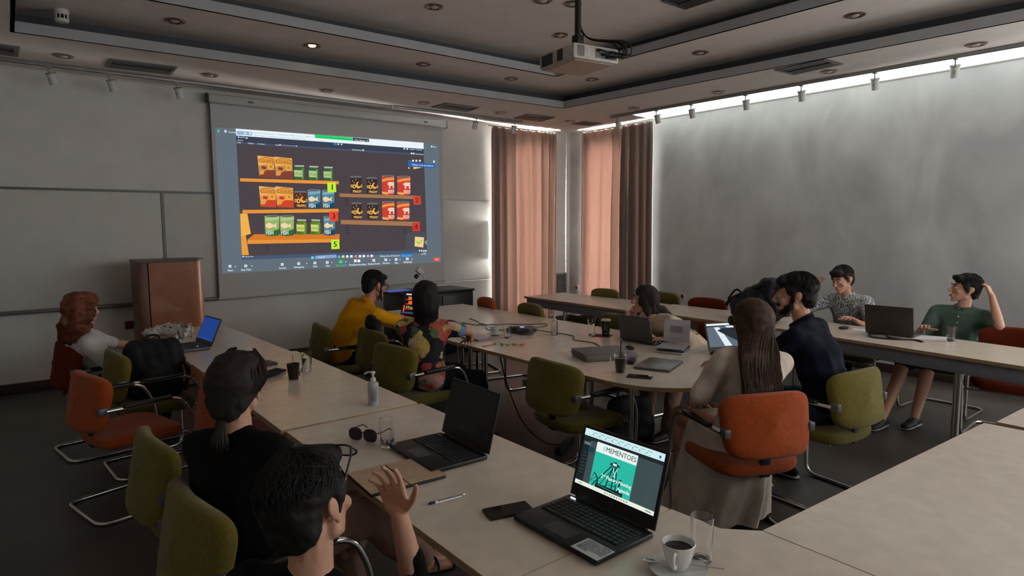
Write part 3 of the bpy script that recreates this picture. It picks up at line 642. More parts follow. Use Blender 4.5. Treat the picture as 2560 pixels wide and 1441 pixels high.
# ---------------------------------------------------------------- lectern, wall sockets, cabinet
WOOD = mat('cherry_wood', (150, 88, 50), .38, var=.14, scale=9, coat=.15)
lec = thing('lectern', 'cherry wood lectern with a rounded right front standing against the back wall', 'lectern', (1.28, 7.45, 0))
arc = [(1.43+.17*sin(a), 7.22+.17-.17*cos(a)) for a in np.linspace(0, pi/2, 9)]
MB().prism([(1.07, 7.22)]+arc+[(1.60, 7.70), (1.07, 7.70)], .03, 1.325).build('front_panel', WOOD, lec, ang=30)
MB().box((1.02, 7.47, .665), (.085, .50, 1.33), .008).build('side_panel', mat('cherry_wood_dark', (104, 60, 38), .45, var=.14, scale=9), lec)
MB().prism([(.97, 7.19)]+[(x+.012, y-.012) for x, y in arc]+[(1.62, 7.72), (.97, 7.72)], 1.325, 1.345).build('top', mat('lectern_top', (66, 46, 38), .4), lec)
MB().box((1.32, 7.46, .015), (.5, .44, .03)).build('plinth', BLACKP, lec)
def socket(c, ax, label, colr):
    t = thing('wall_socket', label, 'wall socket', c)
    s = (.085, .012, .085) if ax == 'y' else (.012, .085, .085); s2 = (.05, .010, .05) if ax == 'y' else (.010, .05, .05)
    n = np.array([0, -1, 0]) if ax == 'y' else np.array([-1, 0, 0])
    MB().box(np.array(c)+n*.006, s, .004).build('plate', colr, t); MB().box(np.array(c)+n*.012, s2, .003).build('insert', mat('red_socket', (120, 26, 34), .5), t)
socket((.98, YB, .598), 'y', 'dark red wall socket under the boards left of the lectern', mat('dark_plate', (60, 34, 34), .5))
socket((XR, 7.90, .60), 'x', 'white wall socket with red insert beside the glowing curtain', WHITEP)
socket((XR, 5.68, .633), 'x', 'white wall socket with red insert on the grey right-hand wall', WHITEP)
gr = thing('wall_grille', 'dark louvred grille low on the wall between the two curtains', 'grille', (7.52, YB, .66))
MB().box((7.52, YB-.006, .62), (.26, .012, .46), .003).build('frame', GREYTRIM, gr); MB().box((7.52, YB-.013, .62), (.20, .004, .40)).build('backing', BLACKP, gr)
for k in range(16): MB().box((7.52, YB-.017, .44+k*.024), (.20, .008, .009)).build('louvre', GREYTRIM, gr)
cab = thing('equipment_cabinet', 'black equipment cabinet with sloped lid below the right end of the screen', 'cabinet', (4.42, 7.2, 0))
BKM = mat('black_laminate', (24, 23, 24), .4, var=.1)
MB().box((4.30, 7.20, .41), (1.05, .55, .80), .006).build('body', BKM, cab); MB().box((4.30, 7.20, .83), (1.08, .58, .03), .005).build('top', BKM, cab)
MB().box((4.05, 6.919, .42), (.42, .015, .72), .004).build('door', BKM, cab); MB().box((4.55, 6.919, .42), (.42, .015, .72), .004).build('door', BKM, cab)
for x in (4.26, 4.34): MB().box((x, 6.905, .55), (.012, .02, .10), .003).build('handle', CHROME, cab)
vz = thing('document_camera', 'white document camera tilted on its arm on the black cabinet', 'document camera', (4.22, 7.15, .845))
MB().box((4.22, 7.15, .86), (.16, .14, .03), .006).build('base', WHITEP, vz); MB().tube(fillet([(4.22, 7.18, .87), (4.22, 7.18, 1.06), (4.14, 7.15, 1.10)], .04), .014, 8).build('arm', WHITEP, vz)
MB().box((4.13, 7.13, 1.10), (.10, .07, .07), .012, rot=Matrix.Rotation(.7, 3, 'Y')).build('head', WHITEP, vz)
MB().tube([(4.06, 7.12, 1.02), (4.09, 7.125, 1.05)], .026, 12).build('lens', BLACKP, vz)
mon = thing('flat_monitor', 'low monitor with a blue glow lying on the black cabinet behind the laptop', 'monitor', (3.86, 7.15, .845))
MB().box((3.80, 7.15, .855), (.34, .24, .02), .004).build('body', BLACKP, mon); MB().box((3.80, 7.15, .866), (.31, .21, .002)).build('screen', emit_flat('blue_glow', (70, 96, 190), .6), mon)
# ---------------------------------------------------------------- tables
def bevprism(poly, z0, z1, bev=.003):
    mb = MB().prism(poly, z0, z1); return mb
def table(name, poly, label, legs, z=TH, group=None, apron=None, th=.026):
    c = np.mean(poly, 0); t = thing(name, label, 'table', (*c, 0), 0, group)
    MB().prism(poly, z-th, z).build('tabletop', MAPLE, t, ang=30)
    n = len(poly); e = MB()
    for i in range(n):   # edge banding
        a = np.array(poly[i]); b = np.array(poly[(i+1) % n]); d = b-a; l = np.linalg.norm(d)
        if l < 1e-6: continue
        nn = np.array([d[1], -d[0]])/l; nn = nn if nn@((a+b)/2-c) > 0 else -nn; nn = nn*.0015
        e.add([(*a+nn, z-th+.001), (*b+nn, z-th+.001), (*b+nn, z-.002), (*a+nn, z-.002)], [(0, 1, 2, 3)])
    e.build('edge_band', MAPLEEDGE, t, False)
    for x, y in legs:
        MB().tube([(x, y, .012), (x, y, z-th)], .016, 12).build('leg', CHROME, t); MB().lathe([(.001, 0), (.026, 0), (.026, .010), (.020, .014)], (x, y, 0), 14).build('foot', BLACKP, t)
    if len(legs) >= 4:
        L = legs
        for i in range(0, len(L)-1, 2):
            (x0, y0), (x1, y1) = L[i], L[i+1]; MB().box(((x0+x1)/2, (y0+y1)/2, z-th-.02), (abs(x1-x0)+.05, abs(y1-y0)+.05, .035), .004).build('cross_rail', GREYTRIM, t)
    if apron:
        (x0, y0), (x1, y1) = apron; d = nrm(np.array([x1-x0, y1-y0])); L = math.hypot(x1-x0, y1-y0)
        MB().box(((x0+x1)/2, (y0+y1)/2, z-th-.052), (L, .018, .104), .003, math.atan2(d[1], d[0])).build('apron', APRON, t)
    return t
def rect(x0, y0, x1, y1): return [(x0, y0), (x1, y0), (x1, y1), (x0, y1)]
def legs4(x0, y0, x1, y1, m=.08): return [(x0+m, y0+m), (x1-m, y0+m), (x0+m, y1-m), (x1-m, y1-m)]
table('meeting_table', [(.925, 4.735), (1.625, 4.715), (1.56, 6.52), (.93, 6.52)], 'pale maple table at the far end of the left row, with the blue-screened laptop', legs4(.93, 4.73, 1.6, 6.5))
table('meeting_table', rect(.925, 2.892, 1.645, 4.712), 'pale maple table in the middle of the left row, with the sanitizer bottle', legs4(.93, 2.89, 1.64, 4.71), TH+.008)
table('meeting_table', rect(.945, 1.262, 1.668, 2.886), 'pale maple table with sunglasses and the near black laptop', legs4(.95, 1.26, 1.66, 2.88))
table('corner_table', [(.955, 1.257), (1.672, 1.257), (1.68, 1.077), (1.766, .987), (1.766, .20), (.955, .20)], 'maple corner table with a cut inner corner, under the coffee cup', legs4(.97, .2, 1.75, 1.22, .12))
table('meeting_table', [(1.771, .20), (3.60, .16), (3.574, .897), (1.771, .987)], 'pale maple table filling the bottom right corner', [(1.9, .3), (3.45, .26), (1.9, .87), (3.45, .80)])
table('meeting_table', [(3.605, .10), (5.0, .06), (5.0, .80), (3.625, .862)], 'maple table at the right edge behind the bottom right one', [(3.75, .2), (4.9, .2), (3.75, .76), (4.9, .72)], TH+.004)
# the long conference table in the centre
CX0, CX1 = 2.795, 4.265
table('conference_table', rect(CX0, 4.185, CX1, 6.35), 'far half of the central conference table, with cables and the game laptop', [(2.88, 4.30), (4.18, 4.30), (2.88, 6.25), (4.18, 6.25), (2.96, 4.30), (4.10, 4.30)])
table('conference_table', rect(CX0, 2.762, CX1, 4.18), 'near half of the central conference table, with the grey sleeve', [(2.88, 4.08), (4.18, 4.08), (2.88, 2.86), (4.18, 2.86), (2.96, 4.08), (4.10, 4.08)])
ee = [(3.53+.735*math.copysign(abs(cos(a))**(2/2.7), cos(a)), 2.757-.67*abs(sin(a))**(2/2.7)) for a in np.linspace(0, pi, 33)]
table('conference_table_end', ee, 'rounded end piece of the central conference table, with a closed silver laptop', [(3.0, 2.58), (4.06, 2.58), (3.30, 2.25), (3.76, 2.25)])
# the row along the right-hand wall
table('side_table', [(5.335, 4.685), (6.13, 4.70), (6.09, 6.50), (5.36, 6.50)], 'empty maple table at the far end of the right-hand row', [(5.45, 4.8), (6.0, 4.8), (5.45, 6.4), (6.0, 6.4)], apron=((5.37, 4.72), (5.39, 6.47)))
table('side_table', [(5.40, 2.98), (6.19, 2.98), (6.17, 4.675), (5.44, 4.66)], 'maple table with the black backpack, in the middle of the right-hand row', [(5.52, 3.1), (6.05, 3.1), (5.52, 4.55), (6.05, 4.55)], apron=((5.425, 3.02), (5.465, 4.63)))
table('side_table', [(5.20, 1.02), (5.95, .95), (6.16, 2.90), (5.44, 2.97)], 'maple table with the open dark laptop, nearest in the right-hand row', [(5.50, 1.55), (5.60, 1.60), (5.62, 2.75), (6.02, 2.75)], apron=((5.235, 1.05), (5.465, 2.93)))

# ---------------------------------------------------------------- chairs
def bend_back(V):
    V = V.copy(); V[:, 2] += .9*V[:, 0]**2; return V
def chair_meshes(fabric):
    p = MB().pillow(.49, .47, .075, 4.2, bend=lambda V: np.column_stack([V[:, 0], V[:, 1], V[:, 2]-.35*np.maximum(0, V[:, 1]-.10)**1.5+.25*V[:, 0]**2-.006]))
    p.xf(Matrix.Translation((0, .02, .445))); seat = p.mesh('seat')
    def tap(V):
        V = bend_back(V); V[:, 0] *= 1+.055*(V[:, 1]/.16); return V
    b = MB().pillow(.50, .325, .062, 5.0, bend=tap)
    b.xf(Matrix.Translation((0, -.245, .685)) @ Matrix.Rotation(rad(-11), 4, 'X') @ Matrix.Rotation(rad(90), 4, 'X') @ Matrix.Rotation(pi, 4, 'Y')); back = b.mesh('backrest')
    f = MB(); z = .0125
    pth = [(-.255, -.20, .655), (-.275, .20, .66), (-.268, .285, .30), (-.258, .25, z), (-.245, -.27, z), (.245, -.27, z), (.258, .25, z), (.268, .285, .30), (.275, .20, .66), (.255, -.20, .655)]
    pth[2] = (-.270, .262, .34); pth[7] = (.270, .262, .34)
    f.tube(fillet([pth[0], pth[1], (-.272, .275, .50), (-.262, .262, z), pth[4], pth[5], (.262, .262, z), (.272, .275, .50), pth[8], pth[9]], .075, 6), .0125, 10)
    f.tube([(-.268, .268, .395), (.268, .268, .395)], .010, 8); f.tube([(-.15, .268, .395), (-.15, -.14, .405)], .010, 8); f.tube([(.15, .268, .395), (.15, -.14, .405)], .010, 8)
    frame = f.mesh('frame')
    A = []
    for s in (-1, 1):
        A.append((MB().box((s*.268, .015, .668), (.042, .27, .022), .009, rz=s*.03).mesh('armrest'), MB().box((s*.243, -.215, .655), (.035, .05, .045), .006).mesh('bracket')))
    sb = MB().box((0, -.20, .48), (.06, .016, .16), .005).box((0, -.12, .405), (.05, .17, .014), .004).mesh('back_support')
    return seat, back, frame, A, sb
CMESH = {}
def chair(bx, by, az, fabric, label, group=None, z=0):
    """bx, by: middle of the backrest top; az: heading from +Y towards +X in degrees"""
    a = rad(az); x, y = bx+.27*sin(a), by+.27*cos(a)
    key = fabric.name
    if key not in CMESH: CMESH[key] = chair_meshes(fabric)
    seat, back, frame, A, sb = CMESH[key]
    t = thing('visitor_chair', label, 'chair', (x, y, z), -a, group)
    link_shared('seat', seat, fabric, t); link_shared('backrest', back, fabric, t); link_shared('frame', frame, CHROME, t); link_shared('back_support', sb, BLACKP, t)
    for p, b in A: link_shared('armrest', p, BLACKP, t); link_shared('bracket', b, GREYTRIM, t)
    return t
def link_shared(name, me, m, parent):
    if not len(me.materials): me.materials.append(m)
    o = bpy.data.objects.new(name, me); COL.objects.link(o); o.parent = parent; return o
CH = [
 (2.90, 1.57, 24, ORANGE, 'orange cantilever armchair with the woman in the white dress'),
 (3.80, 1.50, 6, GREEN, 'green armchair behind the man in navy, at the rounded table end'),
 (2.53, 2.88, 92, GREEN, 'empty green armchair pushed under the near side of the conference table'),
 (2.02, 4.00, 84, GREEN, 'green armchair of the woman in the floral blouse, behind the sanitizer pump'),
 (2.20, 4.74, 92, GREEN, 'green armchair between the yellow shirt and the floral blouse'),
 (1.98, 5.26, 98, GREEN, 'green armchair of the man in the yellow shirt'),
 (4.40, 5.90, -75, ORANGE, 'orange armchair at the far right of the conference table by the cabinet'),
 (4.42, 5.13, -80, GREEN, 'green armchair behind the conference phone, beside the orange one'),
 (4.50, 3.98, -80, GREEN, 'green armchair just beyond the dark green tumbler'),
 (4.72, 3.16, -85, RUST, 'rust orange armchair behind the woman leaning on her hand'),
 (6.20, 5.72, -88, GREEN, 'green armchair in front of the glowing right curtain'),
 (6.46, 4.98, -88, GREEN, 'green armchair mostly hidden by the hair of the woman leaning on her hand'),
 (6.30, 4.23, -90, RUST, 'rust orange armchair under the red wall socket of the right-hand wall'),
 (6.62, 2.62, -88, GREEN, 'green armchair between the patterned shirt and the open laptop'),
 (6.78, 1.95, -88, GREEN, 'green armchair of the man in the green shirt'),
 (6.35, 1.40, -96, RUST, 'rust orange armchair at the right edge beside the green shirt'),
 (.23, 4.33, 76, ORANGE, 'empty orange armchair of the left row, turned to the table'),
 (.44, 5.00, 85, GREEN, 'green armchair of the left row with the black backpack on its seat'),
 (.33, 2.86, 86, GREEN, 'empty green armchair of the left row behind the ponytail woman'),
 (.33, 2.13, 84, GREEN, 'green armchair of the left row nearest the camera, under the ponytail woman'),
 (.78, 3.78, 88, ORANGE, 'orange armchair tucked under the left table, mostly hidden by the ponytail'),
 (.20, 5.60, 80, RUST, 'rust armchair of the curly red-haired woman'),
 (.20, 1.12, 52, GREEN, 'armchair under the woman with glasses on her head'),
]
for c in CH: chair(*c)
# ---------------------------------------------------------------- things on the tables
def tumbler(x, y, z, r, h, label, water=0., group=None, facet=False, cat='glass'):
    t = thing('glass', label, cat, (x, y, z), 0, group); w = .0022; n = 18
    MB().lathe([(.001, .0005), (r*.80, .0005), (r*.84, .004), (r*.86, h*.3), (r, h), (r-w, h), (r*.86-w, h*.3), (r*.82-w, .012), (.001, .010)], (x, y, z), n).build('tumbler', GLASS, t)
    if facet:
        for k in range(9):
            a = 2*pi*k/9; MB().box((x+r*.86*cos(a), y+r*.86*sin(a), z+h*.17), (.0022, r*.34, h*.27), .001, a).build('facet', GLASS, t)
    if water: MB().lathe([(.001, .012), (r*.82-w-.0006, .013), (r*.86+(r*.14)*water-w-.0006, h*water), (.001, h*water)], (x, y, z), n).build('water', WATER, t)
    return t
T2 = TH+.008
tumbler(1.075, 5.90, TH, .034, .15, 'tall clear glass of water beside the white bags, left one', .55)
tumbler(1.150, 5.94, TH, .034, .125, 'shorter clear glass beside the white bags, right one', .4)
tumbler(1.425, 4.06, T2, .036, .105, 'empty clear glass right behind the black paper cup')
tumbler(1.455, 3.98, T2, .034, .125, 'clear glass of water beside the black paper cup', .75)
tumbler(1.215, 2.40, TH, .033, .125, 'faceted empty tumbler beside the sunglasses', 0, None, True)
tumbler(1.470, 1.00, TH, .033, .135, 'tall empty glass beside the coffee cup in the foreground')
tumbler(3.243, 4.15, TH, .034, .12, 'clear tumbler beside the far coffee cup', 0)
tumbler(3.89, 3.80, TH, .035, .14, 'clear glass behind the dark green tumbler')
tumbler(5.90, 1.74, TH, .036, .12, 'clear glass on the table before the green shirt', .2)
def cup(x, y, label, rz, s=1.):
    t = thing('coffee_cup', label, 'cup', (x, y, TH), 0); c = np.array((x, y, TH+.014)); CER = mat('white_porcelain', (222, 222, 220), .22, var=.02)
    MB().lathe([(.001, .002), (.021*s, 0), (.023*s, .004), (.031*s, .022), (.040*s, .062*s), (.0385*s, .064*s), (.036*s, .060*s), (.028*s, .022), (.001, .010)], c, 28).build('bowl', CER, t)
    MB().lathe([(.001, .050*s), (.0355*s, .050*s)], c, 24).build('coffee', mat('black_coffee', (34, 18, 12), .12), t)
    d = np.array([cos(rz), sin(rz), 0]); h = [c+d*.034*s+(0, 0, .050*s), c+d*.056*s+(0, 0, .056*s), c+d*.064*s+(0, 0, .040*s), c+d*.052*s+(0, 0, .022*s), c+d*.031*s+(0, 0, .020)]
    MB().tube(smoothpath(h, 6), .0045*s, 8).build('handle', CER, t)
    s2 = thing('saucer', 'white saucer under the '+label, 'saucer', (x, y, TH)); MB().lathe([(.001, .006), (.026, .006), (.034, .008), (.070*s, .018), (.0705*s, .021), (.034, .012), (.001, .012)], (x, y, TH-.005), 28).build('dish', CER, s2)
    return t
cup(1.372, 1.006, 'white coffee cup of black coffee at the bottom edge', 3.6, 1.12)
cup(3.245, 4.335, 'white coffee cup with a leaning spoon near the conference phone', 2.3)
def spoon(p, q, label):
    p, q = np.array(p), np.array(q); t = thing('teaspoon', label, 'spoon', p); d = nrm(q-p)
    MB().tube([p, p*.5+q*.5+(0, 0, .002), q], [.002, .0026, .004], 8).build('spoon_handle', CHROME, t); MB().hull([(q, (.010, .010, .004)), (q+d*.022, (.013, .013, .004))], True).build('spoon_bowl', CHROME, t)
spoon((1.452, .915, TH+.020), (1.335, 1.055, TH+.022), 'steel teaspoon lying on the saucer of the foreground coffee')
spoon((3.300, 4.30, TH+.125), (3.262, 4.325, TH+.072), 'small teaspoon leaning in the far coffee cup')
def bottle(x, y, z, h, r, label, clear):
    t = thing('sanitizer_bottle', label, 'bottle', (x, y, z)); m = CLEARP if clear else mat('sanitizer_body', (206, 208, 206), .25, trans=.35)
    MB().lathe([(.001, .001), (r*.92, 0), (r, .006), (r, h*.60), (r*.9, h*.655), (r*.42, h*.69), (r*.42, h*.72), (.001, h*.72)], (x, y, z), 24).build('body', m, t)
    MB().lathe([(r*.5, h*.70), (r*.5, h*.78), (r*.2, h*.80), (r*.17, h*.90), (r*.42, h*.91), (r*.42, h*.97), (.001, h*.98)], (x, y, z), 16).build('pump', WHITEP, t)
    MB().tube(smoothpath([(x, y, z+h*.945), (x-r*.7, y+r*.5, z+h*.95), (x-r*1.25, y+r*.9, z+h*.90)]), r*.13, 8).build('nozzle', WHITEP, t)
    n = nrm(np.array([-x, -y])); rz = math.atan2(n[1], n[0])
    lab = MB(); lb = Canvas(lambda u, v, l: (x+(r+.0006+.0003*l)*cos(rz+u/r), y+(r+.0006+.0003*l)*sin(rz+u/r), z+h*.08+v))
    for k in range(7): lb.rect(-.014+.0045*k, .010, -.0125+.0045*k, h*.44-.012*(k % 3), (70, 76, 96), 1)
    lb.build('label_print', mat('label_ink', (70, 76, 100), .6), t)
bottle(1.445, 3.00, T2, .185, .029, 'clear plastic hand sanitizer with a white pump on the left table', False)
bottle(3.62, 3.98, TH, .19, .028, 'clear hand sanitizer pump bottle on the conference table', True)
# ---- laptops
def laptop(name, label, hinge, rz, w, d, tilt, body, lidm, content=None, keys='stuff', off=False, th=.018, bezel=BLACKP, extra=None):
    """hinge: middle of the hinge on the table, the base lies towards local -Y, the screen faces -Y"""
    t = thing(name, label, 'laptop', (hinge[0], hinge[1], TH+(hinge[2] if len(hinge) > 2 else 0)), rz)
    def P(mb, nm, m, **k): return mb.build(nm, m, t, local=True, **k)
    P(MB().box((0, -d/2, th/2+.003), (w, d, th), .005), 'base', body)
    P(MB().box((0, -d*.36, th+.0034), (w*.90, d*.46, .0012), .0), 'keyboard_deck', DKP if keys != 'light' else mat('grey_keys', (60, 60, 64), .5))
    kw = w*.90/15; km = None
    KM = mat('key_caps', (40, 41, 44), .5); rows = 5
    if keys == 'parts':
        km = MB().box((0, 0, 0), (kw*.82, d*.46/6*.80, .003), .0008).mesh('key'); 
        for r in range(6):
            for k in range(15):
                if r == 5 and 3 < k < 9: continue
                o = link_shared('key', km, KM, t); o.location = (-w*.45+kw*(k+.5), -d*.36+d*.23-d*.46/6*(r+.5), th+.0054)
        P(MB().box((-w*.45+kw*6.5, -d*.36-d*.23+d*.46/12, th+.0054), (kw*4.8, d*.46/6*.80, .003), .0008), 'space_bar', KM)
    else:
        kb = MB()
        for r in range(6):
            for k in range(15): kb.box((-w*.45+kw*(k+.5), -d*.36+d*.23-d*.46/6*(r+.5), th+.0048), (kw*.8, d*.46/6*.78, .002))
        P(kb, 'keys', KM, smooth=False)['kind'] = 'stuff'
    P(MB().box((-w*.03, -d*.80, th+.0034), (w*.30, d*.26, .0010)), 'touchpad', mat('touchpad', (52, 54, 58), .3))
    P(MB().tube([(-w*.42, .004, th), (w*.42, .004, th)], .007, 8), 'hinge_bar', DKP)
    a = rad(tilt); up = np.array([0, sin(a), cos(a)]); nn = np.array([0, -cos(a), sin(a)])
    h = d*.96; R_ = Matrix.Rotation(-a, 3, 'X'); c0 = np.array([0, .006, th+.004])
    P(MB().box(c0+up*h/2, (w, .008, h), .003, rot=R_), 'lid', lidm)
    P(MB().box(c0+up*h/2+nn*.0045, (w*.985, .001, h*.975), rot=R_), 'bezel', bezel)
    iw, ih = w*.93, min(w*.93*.5625, h*.86); oc = c0+up*(h*.955-ih)+nn*.0055
    fn = lambda u, v, l: tuple(oc+np.array([1, 0, 0])*(u-.5)*iw+up*(1-v)*ih+nn*.0004*l)
    if content:
        cv = Canvas(fn); content(cv); o = cv.mb.mesh('screen', smooth=False); link('screen', o, emit_attr('laptop_screen', 1.0), t)
    else: P(MB().add([fn(0, 1, 0), fn(1, 1, 0), fn(1, 0, 0), fn(0, 0, 0)], [(0, 1, 2, 3)]), 'screen', mat('dark_screen', (8, 8, 10), .25, var=.02))
    if extra: extra(t, P, w, d, th, oc, up, nn, iw, ih, h, c0)
    return t
def poster(cv):
    cv.rect(0, 0, 1, 1, (62, 78, 80), 0); cv.rect(0, 0, 1, .125, (205, 236, 238), 1); cv.rect(0, .93, 1, 1, (232, 240, 222), 1); cv.rect(.0, .125, 1, .19, (34, 40, 44), 1)
    cv.rect(0, .19, .10, .93, (30, 38, 42), 1); cv.rect(.02, .23, .11, .285, (90, 118, 116), 2); cv.rect(.09, .30, .17, .40, (30, 66, 76), 2)
    for k in range(7): cv.rect(.03, .42+.06*k, .085, .432+.06*k, (62, 74, 78), 2)
    for k in range(9): cv.rect(.12+.085*k, .035, .18+.085*k, .05, (150, 186, 196), 2); cv.ell(.115+.085*k, .075, .006, .011, (40, 70, 90), 2, 8)
    for k in range(16): cv.rect(.06+.05*k, .095, .09+.05*k, .104, (150, 186, 196), 2)
    cv.ell(.95, .07, .013, .024, (40, 100, 170), 2, 10)
    cv.rect(.19, .17, .71, .34, (232, 244, 240), 3); cv.rect(.19, .34, .71, .93, (44, 186, 164), 3)
    cv.text('//', .278, .290, .082, (60, 200, 180), 5, .035, 0, .02); cv.text('MEMENTOES', .318, .290, .084, (30, 40, 44), 5, .375, 0, .004)
    K = (14, 40, 44)
    for a, b, w in (((.455, .44), (.39, .93), .012), ((.475, .44), (.475, .93), .014), ((.445, .455), (.225, .93), .013), ((.47, .47), (.30, .93), .008), ((.49, .46), (.53, .90), .012), ((.455, .46), (.53, .46), .02)): cv.line([a, b], w, K, 5)
    for k in range(6):
        y = .52+.068*k; cv.line([(.44-.012*k, y), (.495+.006*k, y+.02)], .007, K, 5); cv.line([(.44-.012*k, y+.05), (.495+.006*k, y)], .006, K, 5)
    cv.poly([(.405, .455), (.47, .40), (.515, .45), (.515, .47), (.40, .475)], K, 6); cv.rect(.44, .43, .49, .47, (200, 236, 226), 7)
    cv.line([(.455, .50), (.495, .68)], .008, (220, 244, 238), 6); cv.line([(.505, .50), (.475, .66)], .008, (220, 244, 238), 6)
    for k in range(8):
        a0 = -1.3+.35*k; cv.line([(.20+.095*cos(a0), .86+.17*sin(a0)), (.20+.095*cos(a0+.36), .86+.17*sin(a0+.36))], .016, K, 6) if .20+.095*cos(a0+.18) > .19 and max(sin(a0), sin(a0+.36)) < .38 else None
    for k in range(3): cv.line([(.20, .86), (.20+.09*cos(-1.2+.5*k), .86+.16*sin(-1.2+.5*k))], .005, K, 6)
    cv.rect(.27, .86, .62, .93, K, 5); cv.rect(.545, .66, .585, .70, K, 5); cv.rect(.55, .70, .57, .86, K, 5); cv.line([(.30, .88), (.60, .91)], .01, (90, 130, 124), 6)
    Wt = (236, 250, 246)
    cv.text('2', .322, .735, .064, Wt, 8, .026, 0, .022); cv.text('nd', .352, .70, .030, Wt, 8, .030, 0, .02); cv.text('Plenary Meeting', .392, .735, .062, Wt, 8, .310, 0, .022); cv.text('Agenda', .545, .845, .064, Wt, 8, .155, 0, .022)
    for k in range(10): cv.ell(.41+.03*k, .965, .008, .015, [(60, 130, 200), (230, 160, 60), (90, 170, 110), (210, 80, 70), (70, 90, 170)][k % 5], 2, 8)
    cv.rect(.05, .958, .10, .972, (120, 150, 160), 2); cv.rect(.90, .955, .97, .975, (120, 150, 160), 2)
    for k in range(12): cv.rect(.86, .30+.05*k, .94, .304+.05*k, (74, 90, 92), 1)
def near_laptop_extra(t, P, w, d, th, oc, up, nn, iw, ih, h, c0):
    cv = Canvas(lambda u, v, l: (w*.22+u*.105, -d*.80-.05+v*.075, th+.0042+.0003*l)); lab = MB().box((w*.22+.052, -d*.80-.0125, th+.0036), (.105, .075, .0006))
    P(lab, 'sticker', mat('white_sticker', (205, 208, 208), .6, var=.03))
    for k, s in enumerate(('SORRY, I WAS', 'LISTENING TO A', 'MEMORY OF THE', 'MEETING FROM', 'BEFORE THE COFFEE', 'BREAK')):
        cv.text(s, .08, .84-.13*k, -.085, (40, 42, 46), 1, .84 if k != 5 else .4, 0, .02)
    o = cv.mb.mesh('sticker_print', smooth=False); link('sticker_print', o, mat('sticker_ink', (36, 38, 42), .6), t)
    P(MB().box((-w*.40, -.018, th+.0045), (.022, .006, .002), .0005), 'power_light', emit_flat('white_led', (240, 244, 255), 2.2))
    P(MB().lathe([(.011, 0), (.011, .0012), (.0085, .0012), (.0085, 0)], tuple(c0+up*h*.075+nn*.0052), 20, axis=tuple(nn)), 'lid_emblem', mat('emblem_grey', (90, 90, 96), .3, .6))
    e = c0+up*h*.075+nn*.006
    for x0, z0, z1 in ((-.003, -.006, .005), (.001, -.004, .003), (.004, -.007, .003)): P(MB().tube([tuple(e+np.array([x0, 0, 0])+up*z0), tuple(e+np.array([x0+.002, 0, 0])+up*z1)], .0007, 5), 'emblem_stroke', mat('emblem_grey', (90, 90, 96), .3, .6))
# the near laptop faces the camera side (screen towards -X)
DKBODY = mat('black_laptop_shell', (22, 22, 25), .42, var=.1); SIL = mat('silver_laptop_shell', (150, 150, 152), .38, .7); SILD = mat('grey_laptop_shell', (92, 90, 92), .42, .5)
laptop('laptop', 'open black laptop showing the teal meeting poster', (1.462, 1.345), -pi/2+.015, .362, .252, 17, DKBODY, DKBODY, poster, 'parts', extra=near_laptop_extra)
def lap2x(t, P, w, d, th, oc, up, nn, iw, ih, h, c0):
    P(MB().box((-w*.46, -d*.94, th+.0036), (.022, .017, .0008)), 'sticker', mat('pale_blue_sticker', (150, 184, 214), .4))
laptop('laptop', 'open black laptop with a dark screen beside the tumbler', (1.462, 2.185), -pi/2-.03, .37, .258, 15, DKBODY, DKBODY, None, 'parts', extra=lap2x)
def bluescr(cv): cv.rect(0, 0, 1, 1, (34, 62, 132), 0); cv.rect(0, .92, 1, 1, (40, 70, 140), 1)
laptop('laptop', 'open grey laptop with a plain blue screen in the left row', (1.145, 5.40), -pi/2+.12, .34, .23, 24, SILD, SILD, bluescr)
def gamescr(cv):
    cv.rect(0, 0, 1, 1, (22, 20, 28), 0); cv.rect(.08, .02, .98, .09, (200, 214, 226), 1); cv.rect(.4, .03, .6, .06, (40, 200, 110), 2)
    O_ = (236, 84, 24)
    for y, x0, x1 in ((.30, .08, .50), (.52, .1, .50), (.76, .04, .50), (.40, .53, .88), (.64, .54, .9)): cv.rect(x0, y, x1, y+.03, O_, 2)
    for x, y, s in ((.18, .16, .14), (.26, .16, .14), (.2, .38, .14), (.28, .38, .14), (.72, .25, .14), (.82, .25, .14), (.72, .50, .13), (.82, .50, .13)): cv.rect(x, y, x+.075, y+s, (236, 110, 40), 3)
    for x, y in ((.36, .2), (.42, .2), (.36, .42), (.43, .42), (.14, .63), (.22, .63), (.3, .66), (.37, .66), (.44, .63), (.57, .29), (.63, .29)): cv.rect(x, y, x+.045, y+.10, (180, 180, 120), 3)
    cv.rect(.04, .60, .09, .92, O_, 3); cv.rect(.0, .93, 1, 1, (60, 80, 120), 2); cv.rect(.45, .94, .8, .985, (220, 226, 236), 3)
laptop('laptop', 'open laptop showing the game shelves, before the yellow shirt', (3.175, 5.60), -pi/2+.33, .40, .26, 14, DKBODY, DKBODY, gamescr)
laptop('laptop', 'dark grey laptop seen from behind, before the woman leaning on her hand', (3.90, 3.30), pi/2+.05, .32, .22, 16, SILD, SILD, lambda cv: cv.rect(0, 0, 1, 1, (120, 110, 110), 0))
def cadscr(cv):
    cv.rect(0, 0, 1, 1, (98, 110, 122), 0); cv.rect(0, 0, 1, .08, (238, 246, 250), 1); cv.rect(0, .08, 1, .14, (60, 70, 80), 1)
    cv.poly([(.20, .16), (.34, .16), (.62, .98), (.42, .98)], (226, 238, 246), 2); cv.poly([(.27, .30), (.45, .20), (1, .2), (1, .98), (.60, .62)], (44, 48, 54), 3); cv.poly([(.5, .12), (.95, .12), (.9, .26), (.6, .24)], (226, 238, 246), 2)
laptop('laptop', 'open laptop with a grey drawing screen, half hidden by long brown hair', (4.10, 2.60), -.38, .33, .22, 20, BLACKP, SILD, cadscr)
